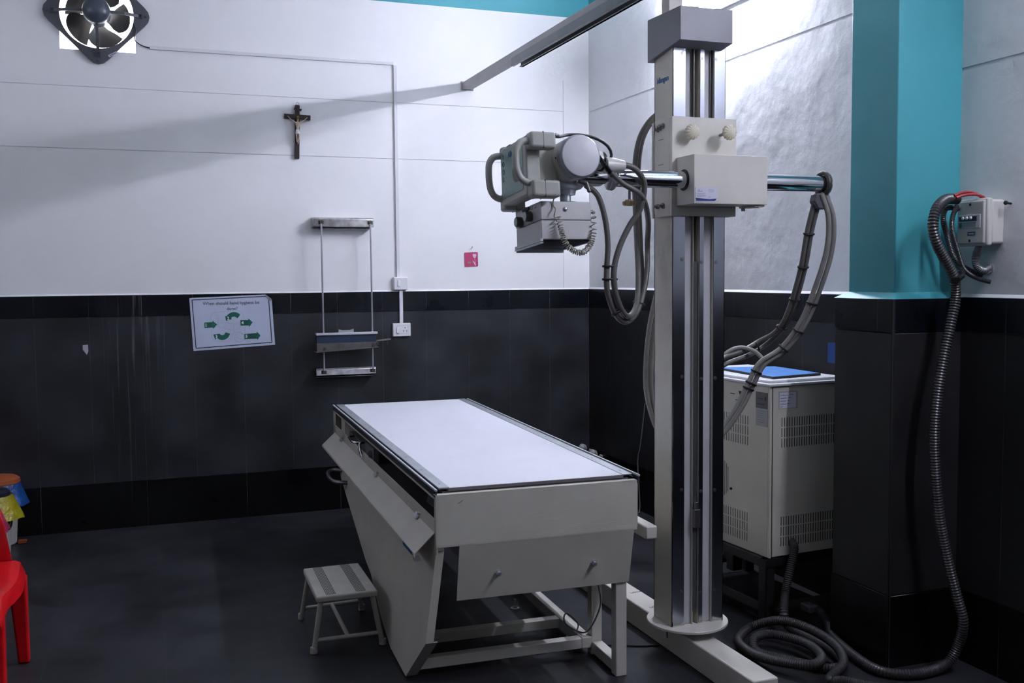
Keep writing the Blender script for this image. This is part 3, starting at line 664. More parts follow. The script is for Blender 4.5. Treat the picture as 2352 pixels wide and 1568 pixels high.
    b = MB(); b.lathe((-.462, AY, AZ), (1, 0, 0), [(0, .036), (.010, .047), (.014, .047), (.016, .040)], 32); b.build('end_flange', CHROME, t)
    # clamp under the right end of the arm, where the cables hang
    b = MB(); b.prism([(-.030,.0),(.022,.006),(.036,-.012),(.034,-.040),(.010,-.062),(-.022,-.058),(-.040,-.030)], lambda u, v, w: (-.477+u, w, 1.866+v), -3.300, -3.262)
    b.build('cable_clamp', DGREY, t, bevel=.004)
    # lock knob below the arm
    b = MB(); b.cyl((-1.322, AY, AZ-.03), (-1.322, AY, AZ-.092), .005, seg=10); b.build('lock_stem', DSTEEL, t)
    b = MB(); R = []
    for dz, r0 in ((0, .016), (-.006, .018), (-.0065, .026), (-.019, .026), (-.022, .020)):
        R.append([(-1.322+(r0-(.004 if (j % 5 < 2 and r0 > .02) else 0))*math.cos(2*PI*j/35), AY+(r0-(.004 if (j % 5 < 2 and r0 > .02) else 0))*math.sin(2*PI*j/35), AZ-.078+dz) for j in range(35)])
    b.rings(R); b.build('lock_knob', TAN, t)
    # ---------------- tube head, tilted a little about the arm
    al = math.radians(5.0)
    H = Matrix.Translation((-1.603, -3.27, 1.945)) @ Matrix.Rotation(-al, 4, 'X')
    def HB(): return MB(H)
    b = HB(); b.lathe((0, -.150, 0), (0, 1, 0), [(0, .0715), (.01, .0735), (.26, .0735), (.27, .070), (.34, .070), (.36, .062)], 48); hs = b.build('tube_housing', TUBEP, t)
    b = HB(); b.lathe((.006, -.142, 0), (0, -1, 0), [(0, .0735), (.0005, .0765), (.028, .0765), (.036, .0748), (.0405, .0700)], 56); ec = b.build('end_cap', mat('cap_metal_grey', (.36, .37, .41), .36, metal=.55, noise=.05, nscale=9), t)
    b = HB(); b.lathe((.006, -.180, 0), (0, -1, 0), [(0, .0700), (.0030, .0695), (.0045, .066), (.0048, .02), (.0048, .001)], 56); b.build('cap_face', CAPM, ec)
    b = HB(); b.lathe((-.0765, -.155, -.004), (-1, 0, 0), [(0, .0035), (.0015, .0035)], 8); b.build('cap_screw', DARK, hs)
    b = HB(); b.lathe((.012, -.02, -.050), (0, 0, -1), [(0, .060), (.020, .070), (.030, .066), (.036, .060), (.042, .040), (.058, .036), (.060, .020), (.098, .020)], 32); b.lathe((.012, -.02, -.137), (0, 0, -1), [(0, .045), (.008, .062), (.012, .062)], 32); b.build('port_flange', ALU, t)
    b = HB(); b.cyl((.028, -.10, -.072), (.056, -.112, -.084), .0095, .009, seg=12); b.cyl((.054, -.112, -.078), (.062, -.116, -.108), .0065, seg=10); b.ball((.062, -.116, -.108), .0072); b.build('locking_lever', DSTEEL, t)
    # high voltage terminals
    b = HB(); b.lathe((.060, -.050, .014), (1, .05, .02), [(0, .038), (.045, .038), (.06, .034), (.085, .033)], 28); p = b.build('cable_terminal', mat('porcelain_white', (.60, .58, .55), .3), t)
    b = HB(); b.lathe((.143, -.046, .012), (1, .05, 0), [(0, .036), (.010, .036)], 28); b.build('terminal_ring', BLACK, p)
    b = HB(); b.lathe((.152, -.046, .010), (1, .02, -.10), [(0, .034), (.004, .036), (.009, .030), (.012, .024)], 28); b.build('terminal_nut', STEEL, p)
    b = HB(); b.lathe((.150, -.070, -.006), (1, .0, .0), [(0, .030), (.03, .028), (.075, .019), (.078, .015)], 24); b.build('cable_plug', mat('plug_white', (.62, .60, .57), .35), t)
    b = HB(); b.lathe((.03, .02, -.03), (1, 0, 0), [(0, .04), (.14, .036), (.15, .030)], 24); b.build('trunnion', TUBEP, t)
    # control panel with two bow handles
    b = HB()
    b.prism([(-.150, -.120), (-.150, .050), (-.165, .060), (-.165, .072), (.105, .072), (.105, .060), (.112, -.118), (.112, -.134), (-.150, -.134)], lambda u, v, w: (w, u, v), -.185, -.133)
    pn = b.build('control_panel', HEADP, t, bevel=.007, seg=3)
    b = HB(); b.box(-.134, -.055, -.115, .110, -.105, .050); b.build('panel_mount', TUBEP, t, bevel=.01)
    for b0, b1, c0, c1, a1 in ((-.198, -.145, .020, .077, -.090), (-.200, -.145, -.146, -.088, -.080), (.085, .135, -.150, -.085, -.100), (.088, .125, .040, .084, -.110)):
        b = HB(); b.box(-.184, a1, b0, b1, c0, c1); q = b.build('corner_boss', HEADP, pn, bevel=.010, seg=3)
        b = HB(); b.box(-.137, -.1355, b0-.0006, b1+.0006, c0-.0006, c1+.0006); b.build('seam', mat('seam_dark', (.10, .10, .09), .6), pn, bevel=.010, seg=3)
    for bb, c0, c1 in ((-.172, .047, -.094), (.112, .052, -.104)):
        b = HB(); b.tube(spline([(-.176, bb, c0), (-.192, bb, c0), (-.212, bb, c0-.006), (-.226, bb, c0-.026), (-.230, bb, c0-.050), (-.230, bb, (c0+c1)/2-.010), (-.226, bb, c1+.036), (-.214, bb, c1+.012), (-.194, bb, c1), (-.176, bb, c1)], .008), .0125, 14)
        b.build('bow_handle', HEADP, pn)
    b = HB(); b.prism(rrect(-.118, .100, -.108, .062, .006), lambda u, v, w: (w, u, v), -.1852, -.1864); b.build('display_film', TEALP, pn)
    b = HB(); b.lathe((-.1862, -.055, -.036), (-1, 0, 0), [(0, .036), (.0012, .036)], 36); b.build('angle_dial', mat('dial_grey', (.12, .125, .115), .3), pn)
    b = HB(); b.lathe((-.187, -.055, -.036), (-1, 0, 0), [(0, .004), (.003, .004)], 12); b.build('dial_hub', BLACK, pn)
    b = HB(); b.prism([(-.1845, .0722), (-.1845, .0732), (-.160, .0732), (-.160, .0722)], lambda u, v, w: (u, w, v), .0, .05); b.build('small_tag', LABELP, pn)
    text('panel_name', 'Allengers', .030, BRAND, H @ basis((-.1868, -.035, .036), (0, -1, 0), (0, 0, 1)), pn, bold=.0006)
    G_ = mat('print_green', (.04, .13, .10), .5)
    b = HB()
    for i, c in enumerate((.040, .014, -.014, -.042)):
        if i in (1, 2):
            P = [(-.1868, .073+.009*math.cos(q), c+.009*math.sin(q)) for q in [2*PI*k/16 for k in range(17)]]; b.tube(P, .001, 5)
            if i == 1: b.bar((-.1868, .064, c), (-.1868, .082, c), .001, .0015)
        else: b.bar((-.1868, .073, c-.009), (-.1868, .073, c+.009), .002, .001); b.bar((-.1868, .067, c-.006*(1 if i else -1)), (-.1868, .079, c-.006*(1 if i else -1)), .002, .001)
    b.build('angle_marks', G_, pn)
    b = HB(); b.lathe((-.092, -.165, .072), (1, 0, 0), [(0, .006), (.010, .006), (.011, .008), (.017, .008), (.018, .005), (.026, .005)], 12); b.build('signal_connector', DSTEEL, pn)
    # collimator
    b = HB(); b.box(-.128, .062, -.125, .125, -.213, -.149); cl = b.build('collimator', mat('collimator_grey', (.50, .49, .49), .38, metal=.35, noise=.08, nscale=12), t, bevel=.002)
    b = HB(); b.box(-.127, .061, -.124, .124, -.281, -.2142); b.build('collimator_lower', MATS['collimator_grey'], t, bevel=.002)
    b = HB(); b.box(-.120, .055, -.112, .118, -.287, -.2812); b.build('beam_window', mat('smoked_window', (.02, .02, .024), .15), t)
    b = HB(); b.box(-.134, -.124, -.128, .128, -.289, -.279); b.box(.056, .066, -.128, .128, -.289, -.279); b.bar((-.129, -.125, -.293), (-.129, .128, -.293), .014, .003); b.bar((-.129, .128, -.293), (.06, .128, -.293), .003, .014); b.build('filter_rail', ALU, t)
    for y, z, r in ((.062, -.196, .019), (-.030, -.189, .019)):
        b = HB(); b.lathe((-.128, y, z), (-1, 0, 0), [(0, r*.9), (.003, r), (.021, r), (.023, r*.93)], 28); b.build('adjust_knob', mat('knob_dark_grey', (.06, .06, .055), .4), cl)
        b = HB(); b.lathe((-.1512, y, z), (-1, 0, 0), [(0, r*.88), (.0015, r*.86), (.002, .001)], 28); b.build('knob_face', mat('knob_face_grey', (.30, .31, .29), .35), cl)
    b = HB(); b.bar((-.131, -.02, -.158), (-.138, .022, -.162), .006, .008); b.lathe((-.127, .0, -.160), (-1, 0, 0), [(0, .009), (.008, .009)], 12); b.build('selector_lever', BLACK, cl)
    b = HB(); b.ball((-.036, -.126, -.176), .008, sy=.6); b.build('dome_screw', STEEL, cl)
    b = HB()
    for y0, z0 in ((.03, -.166), (-.055, -.166), (-.085, -.166)): b.box(-.1286, -.1278, y0, y0+.018, z0, z0+.0016); b.box(-.1286, -.1278, y0+.004, y0+.006, z0+.004, z0+.010)
    b.box(-.1286, -.1278, .012, .020, -.200, -.194); b.build('scale_print', INK, cl)
    b = HB(); b.lathe((.062, -.075, -.176), (1, 0, 0), [(0, .008), (.006, .008), (.0065, .010), (.014, .010), (.015, .0065), (.030, .0065)], 12); b.box(.060, .070, -.09, .01, -.26, -.19); b.build('lamp_connector', DSTEEL, t)
    # coiled cord
    P = spline([(-1.679, -3.42, 1.816), (-1.690, -3.42, 1.783), (-1.674, -3.43, 1.749), (-1.665, -3.44, 1.704), (-1.649, -3.44, 1.659), (-1.617, -3.44, 1.634), (-1.584, -3.44, 1.631), (-1.552, -3.43, 1.66), (-1.535, -3.42, 1.706), (-1.532, -3.41, 1.745), (-1.524, -3.38, 1.775)], .0016)
    n = len(P); out = []; ph = 0
    for i, p in enumerate(P):
        d = (P[min(i+1, n-1)]-P[max(i-1, 0)]).normalized(); x = Vector((0, 1, 0)).cross(d).normalized(); y = d.cross(x); f = i/n
        tight = min(1, max(.10, (f-.10)*5)) * (1 if f < .70 else max(.28, 1-(f-.70)*5)); ph += 2*PI*.0016/.0070*tight
        r = .0100*min(1, .5+f*4)
        out.append(p+x*(r*math.cos(ph))+y*(r*math.sin(ph)))
    b = MB(); b.tube(out, .0023, 6); b.build('coiled_cord', mat('cord_beige', (.40, .38, .33), .45), t)
    b = MB(); b.tube(spline([(-1.692, -3.44, 2.026), (-1.66, -3.41, 2.03), (-1.60, -3.36, 2.045), (-1.538, -3.34, 2.048), (-1.482, -3.34, 2.037), (-1.440, -3.34, 2.012), (-1.427, -3.34, 1.982), (-1.444, -3.345, 1.948), (-1.474, -3.36, 1.952)]), .0058, 8); b.build('control_cable', BLACK, t)
stand()

# ------------------------------------------------------------------ hanging cables
def tie(parent, p, d, w=.05, n=(0, 1, 0)):
    d = Vector(d).normalized(); b = MB(); R = []
    side = Vector(n).cross(d).normalized(); up = d.cross(side)
    for i in range(25):
        a = 2*PI*i/24; R.append(Vector(p)+side*(w*.46*math.cos(a))+up*(.0135*math.sin(a)))
    b.tube(R, .0046, 6); b.build('cable_tie', BLACK, parent)
LA = [(-1.506, -3.29, 1.876), (-1.459, -3.29, 1.841), (-1.43, -3.29, 1.76), (-1.418, -3.29, 1.664), (-1.423, -3.29, 1.569), (-1.42, -3.29, 1.489), (-1.38, -3.27, 1.407), (-1.315, -3.23, 1.372), (-1.249, -3.19, 1.405), (-1.198, -3.15, 1.484), (-1.167, -3.12, 1.569), (-1.155, -3.10, 1.672), (-1.205, -3.20, 1.765), (-1.30, -3.33, 1.838), (-1.385, -3.343, 1.882), (-1.436, -3.35, 1.920)]
t = thing('high_voltage_cable', 'grey cable looping from below tube head back up to black sleeved plug', 'cable', LA[7])
b = MB(); b.tube(spline(LA), .0105, 12); c = b.build('cable_run', CABLE, t)
b = MB(); S = spline([(-1.425, -3.347, 1.911), (-1.436, -3.35, 1.920), (-1.469, -3.37, 1.944), (-1.500, -3.38, 1.974)], .0018); b.tube(S, .01, 12, radii=[.0108-.0035*i/len(S)+.0009*math.cos(i*2.1) for i in range(len(S))]); b.build('black_sleeve', mat('sleeve_black', (.01, .01, .012), .2), t)
tie(t, (-1.411, -3.292, 1.583), (0, 0, 1), .058); tie(t, (-1.411, -3.292, 1.535), (0, 0, 1), .060); tie(t, (-1.225, -3.165, 1.440), (.3, 0, 1), .052); tie(t, (-1.372, -3.275, 1.415), (-.7, 0, 1), .052)
LB = [(-1.395, -3.34, 1.946), (-1.365, -3.345, 1.946), (-1.325, -3.34, 1.930), (-1.286, -3.325, 1.881), (-1.296, -3.31, 1.793), (-1.336, -3.30, 1.729), (-1.377, -3.30, 1.649), (-1.398, -3.30, 1.569), (-1.393, -3.30, 1.489), (-1.355, -3.28, 1.417), (-1.304, -3.24, 1.395), (-1.244, -3.18, 1.435), (-1.205, -3.12, 1.535), (-1.18, -3.06, 1.673), (-1.167, -3.02, 1.83), (-1.158, -3.0, 1.987), (-1.131, -2.985, 2.095), (-1.086, -2.98, 2.167), (-1.037, -2.98, 2.208)]
t = thing('high_voltage_cable', 'thick grey cable arcing from white plug and climbing behind the column top', 'cable', LB[10])
b = MB(); b.tube(spline(LB), .0112, 12); b.build('cable_run', CABLE, t)
b = MB(); b.box(-1.190, -1.150, -3.055, -3.0, 1.925, 1.965); b.build('rubber_clip', BLACK, t, bevel=.004)
LC = [(x+.026, y+.02, z+.006) for x, y, z in LB[11:]]
b = MB(); b.tube(spline([(-1.34, -3.24, 1.409), (-1.29, -3.22, 1.382)]+LC), .010, 12)
tag(b.build('high_voltage_cable', CABLE), 'second thick grey cable climbing beside the first behind the chrome arm', 'cable')

RA = [(-.492, -3.275, 1.826), (-.504, -3.25, 1.72), (-.499, -3.2, 1.564), (-.499, -3.12, 1.393), (-.507, -3.05, 1.308), (-.545, -2.98, 1.25), (-.63, -2.985, 1.213), (-.725, -2.975, 1.181), (-.831, -2.985, 1.126), (-.894, -2.985, 1.054)]
t = thing('cable_bundle', 'inner pair of grey cables strapped together from right arm end behind column', 'cable', RA[3])
for dx in (-.011, .011):
    b = MB(); b.tube(spline([(x+dx, y, z-abs(dx) if i > 4 else z) for i, (x, y, z) in enumerate(RA)]) if dx > 0 else spline([(x+dx, y, z+(.012 if i > 4 else 0)) for i, (x, y, z) in enumerate(RA)]), .0098, 12); b.build('cable_run', CABLE, t)
S = spline(RA)
for f in (.12, .25, .38, .52, .66): i = int(f*len(S)); tie(t, S[i], S[i+1]-S[i-1], .048)
RB = [(-.474, -3.30, 1.862), (-.440, -3.3, 1.772), (-.429, -3.28, 1.651), (-.445, -3.24, 1.511), (-.477, -3.18, 1.35), (-.529, -3.12, 1.239), (-.608, -3.08, 1.175), (-.647, -3.06, 1.093), (-.686, -3.04, 1.001), (-.749, -3.012, .897), (-.832, -2.995, .833), (-.925, -2.98, .818), (-1.003, -2.98, .858), (-1.054, -2.98, .953), (-1.086, -2.98, 1.084), (-1.081, -2.98, 1.247), (-1.052, -2.97, 1.391), (-1.015, -2.975, 1.533)]
t = thing('cable_bundle', 'outer pair of lighter grey cables sweeping from right arm end over cabinet', 'cable', RB[5])
for k, dx in enumerate((-.012, .013)):
    b = MB(); b.tube(spline([(x+dx, y, z+(-.004 if k else .004)) for x, y, z in RB]), .0105, 12); b.build('cable_run', CABLE_L, t)
S = spline(RB)
for f in (.225, .285, .33, .40, .425, .44): i = int(f*len(S)); tie(t, S[i], S[i+1]-S[i-1], .052)
b = MB(); b.tube(spline([(-.90, -2.98, 1.02), (-.80, -2.96, 1.09), (-.742, -2.95, 1.172), (-.700, -2.97, 1.222), (-.650, -2.99, 1.239), (-.608, -3.03, 1.222), (-.588, -3.06, 1.185), (-.61, -3.06, 1.150)]), .0088, 12)
tag(b.build('signal_cable', CABLE_L), 'single grey cable making a small arch above cabinet lid', 'cable')
b = MB(); b.tube(spline([(-.002, -.879, .72), (-.02, -.85, .45), (-.03, -.83, .332), (-.03, -.861, .05), (-.05, -.88, .004)], .03), .0035, 6)
tag(b.build('loose_wire', mat('wire_grey', (.13, .13, .13), .5)), 'thin loose grey wire hanging down right wall tiles behind table', 'wire')

# ------------------------------------------------------------------ X-ray table
def table():
    th = -.0334; U = Vector((math.cos(th), math.sin(th), 0)); V = Vector((-math.sin(th), math.cos(th), 0))
    T4 = Matrix((U, V, Vector((0, 0, 1)))).transposed().to_4x4(); T4.translation = Vector((-2.073, -3.26, 0))
    B = lambda: MB(T4)
    t = thing('x_ray_table', 'long off-white X-ray table with pale top standing beside the column', 'x-ray table', T4 @ Vector((.4, 1.28, 0)))
    W_, L0, L1, ZT_ = .812, .036, 2.545, .795
    class Taper:
        def __matmul__(self, p): return T4 @ Vector((p.x*(.967+.0178*p.y), p.y, p.z))
    BT = lambda: MB(Taper())
    b = BT(); b.box(.052, W_-.052, L0, L1, ZT_-.014, ZT_-.001); b.build('tabletop', BOARD, t, bevel=.001)
    b = BT(); b.box(.052, W_-.052, L0-.004, L0, ZT_-.012, ZT_-.002); b.box(.03, W_-.03, L0, L1, ZT_-.026, ZT_-.0145); b.build('top_edging', mat('edge_brown_grey', (.14, .13, .14), .5), t)
    for u0, u1 in ((.015, .056), (W_-.056, W_-.015)):
        b = BT(); b.box(u0, u1, L0-.002, L1, ZT_-.004, ZT_+.0015); s = b.build('side_strip', ALU, t, bevel=.0008)
        k = BT()
        for i in range(9): k.lathe(((u0+u1)/2, .10+i*.29, ZT_+.0012), (0, 0, 1), [(0, .005), (.0012, .004)], 10)
        k.build('strip_screw', DSTEEL, s)
    for u0, u1 in ((-.006, .002), (W_-.002, W_+.006)):
        b = BT(); b.box(u0, u1, L0-.034, L1, ZT_-.005, ZT_+.002); gr = b.build('guide_rail', mat('rail_aluminium', (.62, .64, .68), .38, metal=.35), t, bevel=.001)
        b = BT(); b.box(u0+.001, u1-.001, L0-.032, L1, ZT_-.028, ZT_-.0052); b.build('rail_web', mat('web_dark_steel', (.10, .11, .14), .3, metal=.6), gr)
    b = BT(); b.box(.003, .012, L0, L1, ZT_-.03, ZT_-.012); b.box(W_-.012, W_-.003, L0, L1, ZT_-.03, ZT_-.012); b.build('rail_groove', BLACK, t)
    # front end panel with a notch
    zc = .589
    b = B(); b.box(-.006, W_-.034, 0, .003, zc, ZT_-.018); b.box(-.006, W_-.034, 0, L0-.006, ZT_-.021, ZT_-.018)
    b.prism([(.0, zc-.002), (.003, zc-.002), (.003, zc+.004), (0, zc+.004)], lambda u, v, w: (w, u, v), -.006, W_-.034)
    b.prism([(0, zc), (.003, zc), (.053, .372), (.050, .372)], lambda u, v, w: (w, u, v), .080, W_-.046)
    b.prism([(0, zc), (.003, zc), (.010, .574), (.007, .574)], lambda u, v, w: (w, u, v), -.006, .024)
    fp = b.build('front_panel', ENAMEL, t, bevel=.001)
    b = B()
    for w_ in range(16):
        x = .34+random.random()*.36; z = zc+.015+random.random()**1.6*.13; b.box(x, x+.012+random.random()*.05, -.0004, .0005, z, z+.0008+random.random()*.0016)
    b.build('scratch', mat('scratch_pale', (.60, .59, .57), .5), fp)
    b = B(); b.bar((.075, -.0004, ZT_-.052), (.095, -.0004, ZT_-.042), .0006, .004, up=(0, 1, 0)); b.build('scuff', mat('scuff_dark', (.10, .10, .10), .6), fp)
    for u_ in (.232, .610):
        k = B(); k.lathe((u_, .027, .470), (0, -1, -.22), [(0, .012), (.006, .012), (.0065, .009), (.018, .009), (.019, .006)], 6); k.build('hex_bolt', STEEL, fp)
    # left and right long sides: openings along the upper part
    b = B()
    b.box(-.004, .0, 0, 2.54, .60, .686); b.box(-.004, .0, 0, 2.54, .757, ZT_-.03); b.box(-.004, .0, 0.0, .030, .60, ZT_-.03); b.box(-.004, .0, 2.10, 2.22, .60, ZT_-.03); b.box(-.004, .0, 2.46, 2.54, .60, ZT_-.03)
    b.box(-.004, .0, 0, .035, .56, .62)
    b.box(W_-.036, W_-.032, 0, 2.54, .60, ZT_-.03); b.box(0, W_-.036, 2.536, 2.54, .45, ZT_-.03)
    b.box(0.0, .03, .030, .034, .60, .77); b.box(0, .06, 2.10, 2.103, .60, .77); b.box(0, .06, 2.217, 2.22, .60, .77); b.box(.06, .064, 2.10, 2.5, .60, .77)
    b.box(-.004, .30, .03, 2.5, .648, .652)
    b.build('side_frame', ENAMEL_G, t, bevel=.001)
    b = B()
    b.box(.30, .304, .03, 2.5, .60, ZT_-.03); b.box(.004, .30, .035, 1.62, .660, .662); b.build('inner_tray_bed', DARK, t)
    tr = B(); tr.box(.02, .28, 1.55, 2.15, .653, .700); tb = tr.build('bucky_tray', mat('tray_grey', (.09, .095, .10), .4), t, bevel=.002)
    k = B(); k.tube(spline([(.018, 1.92, .70), (-.012, 1.90, .70), (-.016, 1.86, .698), (-.016, 1.80, .694), (-.010, 1.77, .692), (.018, 1.76, .692)]), .006, 8); k.build('tray_handle', CHROME, tb)
    k = B(); k.tube(spline([(.01, 1.56, .722), (-.014, 1.55, .72), (-.018, 1.53, .70), (-.016, 1.50, .672), (-.014, 1.49, .662)]), .007, 8); k.build('tray_latch', CHROME, tb)
    k = B(); k.lathe((.0, 1.32, .705), (-1, 0, 0), [(0, .018), (.008, .018), (.012, .010)], 12); k.build('tray_knob', DSTEEL, tb)
    k = B(); k.box(.005, .03, 1.27, 1.50, .655, .735); k.build('latch_plate', mat('plate_grey', (.12, .125, .13), .4), tb)
    k = B(); k.prism([(.10, .06), (.42, .06), (.55, .10), (.50, .20), (.10, .20)], lambda u, v, w: (v, u, w), .652, .665); k.build('tray_bracket', mat('plate_grey', (.12, .125, .13), .4), t)
    # sloping flap along the left side
    b = B(); b.prism([(0.0, .640), (-.078, .568), (-.078, .564), (0.0, .635)], lambda u, v, w: (u, w, v), .030, 2.500)
    b.prism([(-.076, .568), (-.079, .566), (-.079, .556), (-.076, .556)], lambda u, v, w: (u, w, v), .030, 2.500)
    fl = b.build('sloping_flap', ENAMEL, t, bevel=.001)
    for v_ in (.27, 1.12, 2.18):
        k = B(); k.prism([(-.014, .632), (.0, .645), (-.004, .650), (-.020, .634)], lambda u, v, w: (u, w, v), v_, v_+.05); k.cyl((.004, v_-.03, .655), (-.004, v_+.01, .650), .007, seg=8); k.build('spring_clip', STEEL, fl)
    k = B(); k.box(-.082, -.060, .012, .04, .545, .556); k.build('flap_stop', STEEL, fl)
    k = B(); k.box(-.0800, -.0790, .06, .22, .553, .566); k.build('blue_tape', mat('blue_tape', (.02, .07, .22), .4), fl)
    # leaning pedestal side panel that tapers to a foot
    def lean(v, z): u = -.060*(1-z/.60); return Vector((u, v, z))
    out = [(.030, .600), (.012, .575), (.050, .227), (.305, .012), (.604, .017), (.849, .073), (1.144, .180), (1.293, .203), (2.172, .421), (2.50, .600)]
    b = B(); n = len(out)
    A = [lean(v, z) for v, z in out]; C = [p+Vector((.003, 0, 0)) for p in A]
    b._add(A+C, [tuple(range(n)), tuple(range(2*n-1, n-1, -1))]+[(i, (i+1) % n, n+(i+1) % n, n+i) for i in range(n)])
    # returned flanges on the near edge
    for i, j in ((1, 2), (2, 3), (0, 1)):
        w = .030 if i != 2 else .045
        p, q = A[i], A[j]; b._add([p, q, q+Vector((w, .001, 0)), p+Vector((w, .001, 0)), p+Vector((0, .003, .002)), q+Vector((0, .003, .002)), q+Vector((w, .004, .002)), p+Vector((w, .004, .002))], [(0,1,2,3),(7,6,5,4),(0,4,5,1),(1,5,6,2),(2,6,7,3),(3,7,4,0)])
    b.build('pedestal_panel', ENAMEL_G, t, smooth=False)
    k = B(); k.tube(spline([(-.012, 2.17, .47), (-.050, 2.21, .47), (-.085, 2.20, .462), (-.095, 2.12, .452), (-.085, 2.02, .445), (-.050, 1.98, .442), (-.016, 1.97, .44)], .01), .011, 10); k.build('pedestal_handle', DSTEEL, t)
    # underframe of square tube
    FR = ENAMEL_W; fb = .003
    for u_, v0, v1, z0, z1 in ((.738, .058, .103, 0, .60), (.738, .300, .345, 0, .60)):
        b = B(); b.box(u_-.023, u_+.023, v0, v1, z0, z1); b.build('leg', FR, t, bevel=fb)
    b = B(); b.box(.7155, .7605, .1035, .2995, .010, .055); b.build('foot_rail', FR, t, bevel=fb)
    b = B(); b.box(.672, .718, .30, 2.30, .030, .076); b.build('long_rail', FR, t, bevel=fb)
    for v0, u0 in ((.302, -.030), (.560, -.01)):
        b = B(); b.box(u0, .69, v0, v0+.045, .030, .072); b.build('cross_rail', FR, t, bevel=fb)
    for u_, v_, z1 in ((.30, 2.2, .60), (.738, 2.25, .60)):
        b = B(); b.box(u_-.02, u_+.02, v_-.02, v_+.02, .03 if v_ < 1 else 0, z1); b.build('leg', FR, t, bevel=fb)
    b = B(); b.box(.04, .74, .36, .40, .52, .56); b.box(.04, .74, 1.9, 1.94, .52, .56); b.build('upper_crossbar', FR, t, bevel=fb)
    for u_, v_ in ((.600, .95), (.655, .42)):
        b = B(); b.lathe((u_, v_, 0), (0, 0, 1), [(0, .022), (.004, .022), (.0045, .009), (.012, .009), (.0125, .005), (.045, .005)], 10); b.build('anchor_bolt', STEEL, t)
    b = B(); b.tube(spline([(.735, .28, .30), (.742, .27, .22), (.715, .29, .13), (.69, .33, .085), (.655, .42, .09), (.640, .42, .12), (.665, .45, .13), (.695, .40, .10), (.66, .34, .082)], .01), .0035, 6); b.build('earth_wire', CABLE, t)
    # bar at the right side
    b = B(); b.box(.839, .888, .05, 2.3, .528, .580); b.box(.73, .845, .80, .84, .532, .576); b.build('side_bar', ENAMEL_W, t, bevel=.006)
table()

b = MB(); b.tube(spline([(-1.56, -2.90, .004), (-1.42, -2.885, .004), (-1.30, -2.90, .004), (-1.20, -2.94, .004), (-1.12, -2.98, .004), (-1.045, -3.0, .004)], .02), .004, 6)
tag(b.build('floor_cable', BLACK), 'thin black cable lying on floor between table legs and floor rail', 'cable')

# ------------------------------------------------------------------ step stool
def stool():
    t = thing('step_stool', 'small off-white metal step stool beside the X-ray table on floor', 'stool', (-2.27, -2.35, 0))
    PAINT = mat('stool_paint', (.46, .45, .40), .5, noise=.1, nscale=14)
    def q(a, c, z):  # a across 0..1, c depth 0..1
        x = (-2.402*(1-a)-2.148*a)*(1-c)+(-2.393*(1-a)-2.143*a)*c; y = -2.600*(1-c)+(-2.168)*c; return Vector((x, y, z))
    P = [(q(0,0,0).x, q(0,0,0).y), (q(1,0,0).x, q(1,0,0).y), (q(1,1,0).x, q(1,1,0).y), (q(0,1,0).x, q(0,1,0).y)]
    b = MB(); b.prism(P, lambda u, v, w: (u, v, w), .222, .250); s = b.build('step_plate', PAINT, t, bevel=.008, seg=3)
    for a0 in (.17, .66):
        b = MB()
        for i in range(7):
            a = a0+i*.024; b.bar(q(a, .03, .2505), q(a, .97, .2505), .0035, .0012)
        b.build('tread_strip', mat('tread_grey', (.13, .125, .115), .7), s)
    F = {(0,0): (-2.411, -2.553), (1,0): (-2.122, -2.556), (0,1): (-2.398, -2.111), (1,1): (-2.115, -2.088)}
    foot = {}
    for (a, c), (x, y) in F.items():
        top = q(.08+.84*a, .06+.88*c, .225); ft = Vector((x, y, .0))
        b = MB(); b.cyl(ft+(top-ft)*.02, top, .0115, seg=12); l = b.build('leg', PAINT, t); foot[(a, c)] = (ft, top)
        b = MB(); b.lathe(ft, (0, 0, 1), [(0, .014), (.003, .016), (.026, .0145), (.028, .012)], 12); b.build('ferrule', PAINT, l)
    def at(k, z): f, p = foot[k]; return f.lerp(p, z/.225)
    b = MB(); b.cyl(at((0,0), .055), at((1,0), .055), .009, seg=10); b.build('stretcher', PAINT, t)
    b = MB(); b.cyl(at((0,1), .055), at((1,1), .055), .009, seg=10); b.build('stretcher', PAINT, t)
    m0 = at((0,0), .055).lerp(at((1,0), .055), .5); m1 = at((0,1), .055).lerp(at((1,1), .055), .5)
    b = MB(); b.cyl(m0, m1, .009, seg=10); b.build('stretcher', PAINT, t)
stool()

